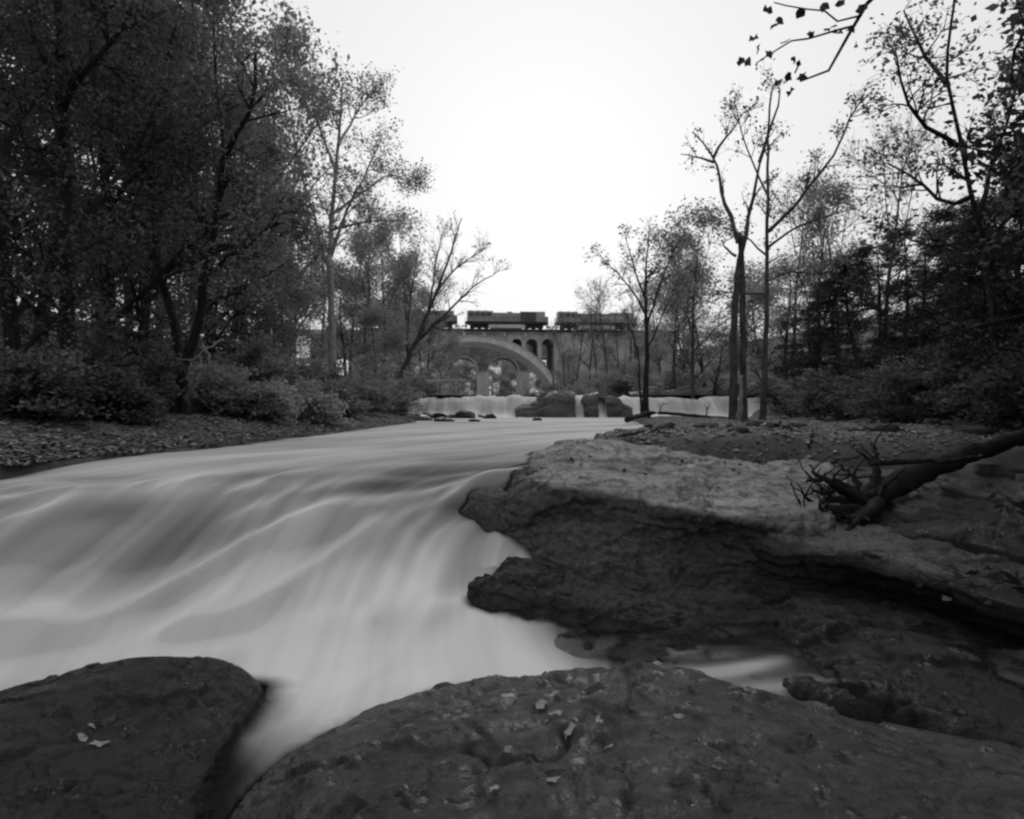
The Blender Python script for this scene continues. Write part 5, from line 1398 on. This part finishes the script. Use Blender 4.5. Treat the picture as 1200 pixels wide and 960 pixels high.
stick('fallen_log', [Pz(880, 501, -.42), Pz(905, 503, -.42), Pz(936, 503, -.43)], .13, .12, M['wood_d'], 'round log lying against the foot of the slim tree', 'log', seed=622)
stick('fallen_branch', [Pz(735, 486 + 6, -.40), Pd(770, 484, 33), Pd(810, 487, 31), Pd(850, 491, 28)], .12, .07, M['wood_d'], 'long dark branch leaning past the small spreading tree', 'branch', subs=3, seed=623, sub_len=.9)
stick('driftwood', [Pd(818, 508, 14.5), Pd(826, 512, 14.2), Pd(838, 513, 14.0), Pd(856, 514, 13.8)], .07, .05, M['wood_d'], 'crooked dark driftwood snag standing on the gravel bar', 'driftwood', subs=3, seed=624, sub_len=.35)
stick('fallen_branch', [Pz(1020, 543, -.5), Pz(1060, 541, -.5), Pz(1110, 540, -.5), Pz(1150, 535, -.5)], .03, .02, M['wood_d'], 'straight thin branch lying across the gravel beyond the roots', 'branch', seed=625)
stick('broken_snag', [Pd(866, 494, 24.3), Pd(868, 470, 24.3), Pd(869, 440, 24.3)], .12, .05, M['wood_l'], 'pale splintered snag standing against the twin stemmed tree', 'snag', seed=626)
stick('leaning_sapling', [Pd(394, 492, 27), Pd(388, 470, 27), Pd(381, 448, 27.2), Pd(378, 430, 27.5)], .11, .07, M['bark_m'], 'short leaning sapling stem at the water edge below the pale trunk', 'sapling', seed=627)
stick('fallen_tree', [Pd(500, 448, 75), Pd(520, 447, 75), Pd(546, 445.5, 76)], .28, .12, M['wood_l'], 'bleached fallen trunk lying on the far bank under the arch', 'fallen tree', subs=3, seed=628, sub_len=1.6)
stick('dead_branch', [Pd(262, 398, 12.4), Pd(240, 410, 12.3), Pd(225, 422, 12.2), Pd(208, 420, 12.2)], .022, .010, M['bark_l'], 'pale antler shaped dead branch hanging by the forked tree', 'branch', subs=5, seed=629, sub_len=.55)
stick('dead_branch', [Pd(238, 405, 12.3), Pd(246, 425, 12.2), Pd(232, 445, 12.2), Pd(226, 462, 12.1)], .020, .009, M['bark_l'], 'pale drooping dead branch beside the antler shaped one', 'branch', subs=5, seed=630, sub_len=.45)
for k in range(26):
    p = bar_pts(rs, 40); p = p[rs.integers(len(p))]
    a = rs.uniform(0, 3.14); L = rs.uniform(.25, 1.0)
    q = p + np.array((math.cos(a) * L, math.sin(a) * L * .6, 0)); q[2] = float(ground_z(q[0], q[1]))
    stick('stick', [p + (0, 0, .03), (p + q) / 2 + (0, 0, .06), q + (0, 0, .03)], .022, .010, M['wood_d'], 'loose stick lying on the gravel bar', 'stick', 'sticks on the gravel bar', seed=640 + k, sides=5)

# ------------------------------------------------------------------ shrubs
P_bush = dict(n=[7, 5], len=[.55, .3], start=.2, ang=(25, 70), gnarl=.15, trop=.02, leaves=12, spread=.08, vspread=.45, flat=.5)
def bush(name, px, py, d, hpx, P, leaf, lsize, label, seed, stems=9, spread=.5, group=None, zup=1.0):
    w = Wood(seed); rg = w.rng
    x, y = (px - 600) / F * d, d
    base = np.array((x, y, float(ground_z(x, y)))); top = (480 - (py - hpx)) / F * d
    h = max(.3, top - base[2])
    for k in range(stems):
        a = rg.uniform(0, 6.28); dr = np.array((math.cos(a) * spread, math.sin(a) * spread, 1.0 * zup))
        pts = walk(rg, base - (0, 0, .1), dr, h * rg.uniform(.7, 1.1), 7, .12, .03)
        rd = np.linspace(.012 + .006 * h, .004, 8); w.trunk.append((pts, rd)); ramify(w, pts, rd, 0, P)
    return finish_tree(w, name, base, label, 'shrub', group, M['bark_d'], leaf, lsize, .9, 5)
bush('shrub', 322, 500, 14.8, 38, dict(P_bush, leaves=20), M['leaf_l'], .085, 'small pale leaved bush glowing at the edge of the left bank', 701, stems=8)
def shrubs(seed0, rows, P, leaf, lsize, base, group, stems=9):
    for k, (px, py, d, h, sp, what) in enumerate(rows):
        lf = leaf if not isinstance(leaf, list) else leaf[k % len(leaf)]
        bush('shrub', px, py, d, h, P, M[lf], lsize, base + ' ' + what, seed0 + k, stems=stems, spread=sp, group=group)
shrubs(710, [(345, 485, 24, 70, .9, 'spreading over the pale bush'), (375, 470, 28, 45, .9, 'around the short leaning sapling'), (280, 490, 20, 90, .8, 'between the forked tree and pale bush'),
    (300, 480, 26, 110, .8, 'rising behind the pale bush'), (240, 495, 17, 55, .9, 'by the forked tree foot'), (415, 480, 32, 60, .9, 'below the pale trunk'), (440, 478, 36, 70, .8, 'beside the leaning tree foot'),
    (265, 500, 15, 30, 1.1, 'low at the water edge past the forked tree'), (360, 492, 25, 26, 1.2, 'low at the water edge by the sapling'), (420, 488, 33, 30, 1.2, 'hanging over the far pool'), (455, 486, 38, 34, 1.2, 'hanging over the stones in the pool'), (470, 480, 42, 45, 1.1, 'at the end of the falls'),
    (355, 498, 17, 34, 1.0, 'on the bank upstream of the pale bush'), (392, 494, 21.5, 30, 1.0, 'right at the short leaning sapling'), (428, 492, 27, 30, 1.0, 'low on the bank facing the pool stones')],
    dict(P_bush, n=[8, 5], len=[1.0, .5], leaves=18, spread=.13, vspread=.25, flat=.8), ['leaf_l', 'leaf_m', 'leaf_m'], .12, 'layered leafy shrub', 'layered shrubs on the left bank')
shrubs(730, [(150, 505, 12, 110, .7, 'between the dark trunk and forked tree'), (190, 500, 14, 60, .9, 'low in front of the forked tree'), (110, 512, 10, 70, .8, 'next to the dark trunk'),
    (40, 520, 8.5, 90, .7, 'behind the mossy bank rock'), (10, 520, 9.5, 150, .6, 'tall beside the mossy bank rock'), (175, 495, 16, 130, .6, 'tall behind the forked tree'), (135, 515, 10.5, 40, 1.1, 'low over the water edge')],
    dict(P_bush, n=[8, 5], len=[.7, .35], leaves=18, spread=.1, vspread=.25, flat=.8), ['leaf_d', 'leaf_m', 'leaf_d'], .085, 'shaded layered shrub', 'dark shrubs on the left bank', 8)
shrubs(750, [(px, py, d, h, 1.2, 'growing on the upper bank below the bridges') for px, py, d, h in [(665, 462, 110, 22), (690, 462, 100, 26), (715, 462, 90, 30), (740, 462, 80, 30), (780, 465, 64, 40), (815, 468, 56, 40), (650, 462, 125, 16), (760, 455, 90, 40), (510, 462, 110, 20), (490, 464, 80, 30), (530, 460, 130, 16), (470, 470, 52, 30), (735, 440, 120, 22), (700, 445, 130, 20), (620, 461, 190, 10), (600, 461, 210, 14), (680, 440, 140, 16), (720, 430, 140, 18), (760, 425, 130, 22)]],
    dict(P_bush, n=[7, 4], len=[1.6, .9], leaves=14, spread=.4), ['leaf_d', 'leaf_m', 'leaf_m'], .28, 'low bushy shrub', 'shrubs along the upper river')
shrubs(780, [(960, 492, 26, 60, .9, 'by the side stream head'), (1000, 495, 24, 70, .9, 'along the middle of the side stream'), (1040, 500, 20, 80, .9, 'at the side stream bend'), (1080, 503, 18, 80, .9, 'behind the short dark log'),
    (1120, 508, 16, 90, .9, 'beyond the uprooted log'), (1160, 515, 13, 110, .8, 'around the airy tree foot'), (1200, 520, 11.5, 120, .8, 'at the far end of the uprooted log'), (930, 490, 30, 50, .9, 'by the end of the falls')],
    dict(P_bush, n=[8, 5], len=[.9, .45], leaves=14, spread=.12, vspread=.25, flat=.8), 'leaf_d', .12, 'dark slope shrub', 'shrubs at the foot of the right slope')

# ------------------------------------------------------------------ single fallen leaves on the rocks
from mathutils.bvhtree import BVHTree
def bvh_of(o):
    me = o.data; mw = Matrix.Translation(o.location)
    return BVHTree.FromPolygons([mw @ v.co for v in me.vertices], [p.vertices[:] for p in me.polygons])
rocks_ = [o for o in bpy.data.objects if o.name.split('.')[0] in ('boulder', 'foreground_rock', 'rock', 'rock_ledge')]
trees_ = [(o, bvh_of(o)) for o in rocks_[:9]]
leafm = {}
for key in ('pale_leaf', 'dark_leaf'):
    leafm[key] = []
    for k in range(4):
        V, Fc = big_leaf(90 + k, 1.0); V[:, 2] *= .5
        m_ = mesh_data('leaf', V, Fc, False); m_.materials.append(M[key]); leafm[key].append(m_)
def drop_leaf(px, py, size, pale, label, group):
    dr = Vector(Pd(px, py, 1.0)).normalized(); best = None
    for o, t in trees_:
        h = t.ray_cast(Vector((0, 0, 0)), dr, 30)
        if h[0] is not None and (best is None or h[3] < best[3]): best = h
    if best is None: return
    nrm = best[1] if best[1].z > 0 else -best[1]
    o = bpy.data.objects.new('fallen_leaf', leafm['pale_leaf' if pale else 'dark_leaf'][rs.integers(4)]); COL.objects.link(o)
    o.location = best[0] + nrm * .014
    o.rotation_euler = (nrm.to_track_quat('Z', 'Y') @ Matrix.Rotation(rs.uniform(0, 6.28), 3, 'Z').to_quaternion()).to_euler()
    o.scale = (size * 1.05, size * rs.uniform(.7, 1), size * 1.3)
    tag(o, label, 'leaf', group)
for px, py, s in [(635,829,.07),(651,840,.07),(670,858,.08),(702,848,.06),(668,797,.05),(580,928,.05),(648,918,.05),(795,843,.05),(596,880,.04),(840,905,.05),(715,880,.05)]:
    drop_leaf(px, py, s, True, 'pale fallen leaf on the broad foreground shelf', 'pale leaves on the foreground shelf')
for px, py, s in [(737,833,.07),(810,810,.06),(862,832,.06),(880,842,.05),(672,915,.06),(560,858,.04),(535,857,.04),(850,945,.06),(790,920,.06),(950,870,.07),(990,895,.08),(925,880,.06),(700,905,.05),(620,895,.05),(865,905,.05)]:
    drop_leaf(px, py, s, False, 'dark curled leaf on the broad foreground shelf', 'dark leaves on the foreground shelf')
for px, py, s in [(117,874,.09),(95,867,.07),(105,853,.07)]:
    drop_leaf(px, py, s, True, 'pale leaf stuck to the wet dark rock hump', 'pale leaves on the wet rock hump')
for k in range(22):
    drop_leaf(rs.uniform(640, 930), rs.uniform(535, 572), .07, rs.random() < .4, 'small leaf lying on top of the big boulder', 'leaves on the boulder')
# ribbed hump of stone in the side flow, and a pale chip beside the shelf
rbp = np.array([Pz(918 + 95 * t, 788 + 52 * t, -1.77 - .04 * t) for t in np.linspace(0, 1, 21)])
rbr = np.array([.02, .06, .085, .08, .10, .11, .10, .11, .122, .112, .12, .13, .118, .125, .13, .12, .118, .105, .09, .06, .02])
V, Fc = tubes([(rbp - np.array((0, 0, .05)), rbr)], 14); V += .05 * fbm(V * 5, 4, 4)[:, None] * np.array((.4, .6, 1))
tag(mobj('ribbed_rock', V, [Fc], M['wet'], origin=rbp[10]), 'small ribbed hump of rock in the side stream', 'rock')
q = Pd(938, 727, 5.9); stone(q[0], q[1], q[2], .22, 'pale angular stone wedged below the shelf end', None, False)
# small spouts already part of the waterfall; finally remove unused prototype roots

# ------------------------------------------------------------------ thin river haze
hz = mobj('haze', *box(-640, 640, -90, 940, -6, 75), M['concrete'])
hm = bpy.data.materials.new('thin_haze'); hm.use_nodes = True
hn = hm.node_tree.nodes; hn.clear()
ho = hn.new('ShaderNodeOutputMaterial'); hv_ = hn.new('ShaderNodeVolumePrincipled')
hv_.inputs['Color'].default_value = g(.95); hv_.inputs['Density'].default_value = 0.002; hv_.inputs['Anisotropy'].default_value = 0.3
hm.node_tree.links.new(hv_.outputs[0], ho.inputs['Volume'])
hz.data.materials.clear(); hz.data.materials.append(hm)
tag(hz, 'thin pale haze filling the river valley', None, None, 'stuff')
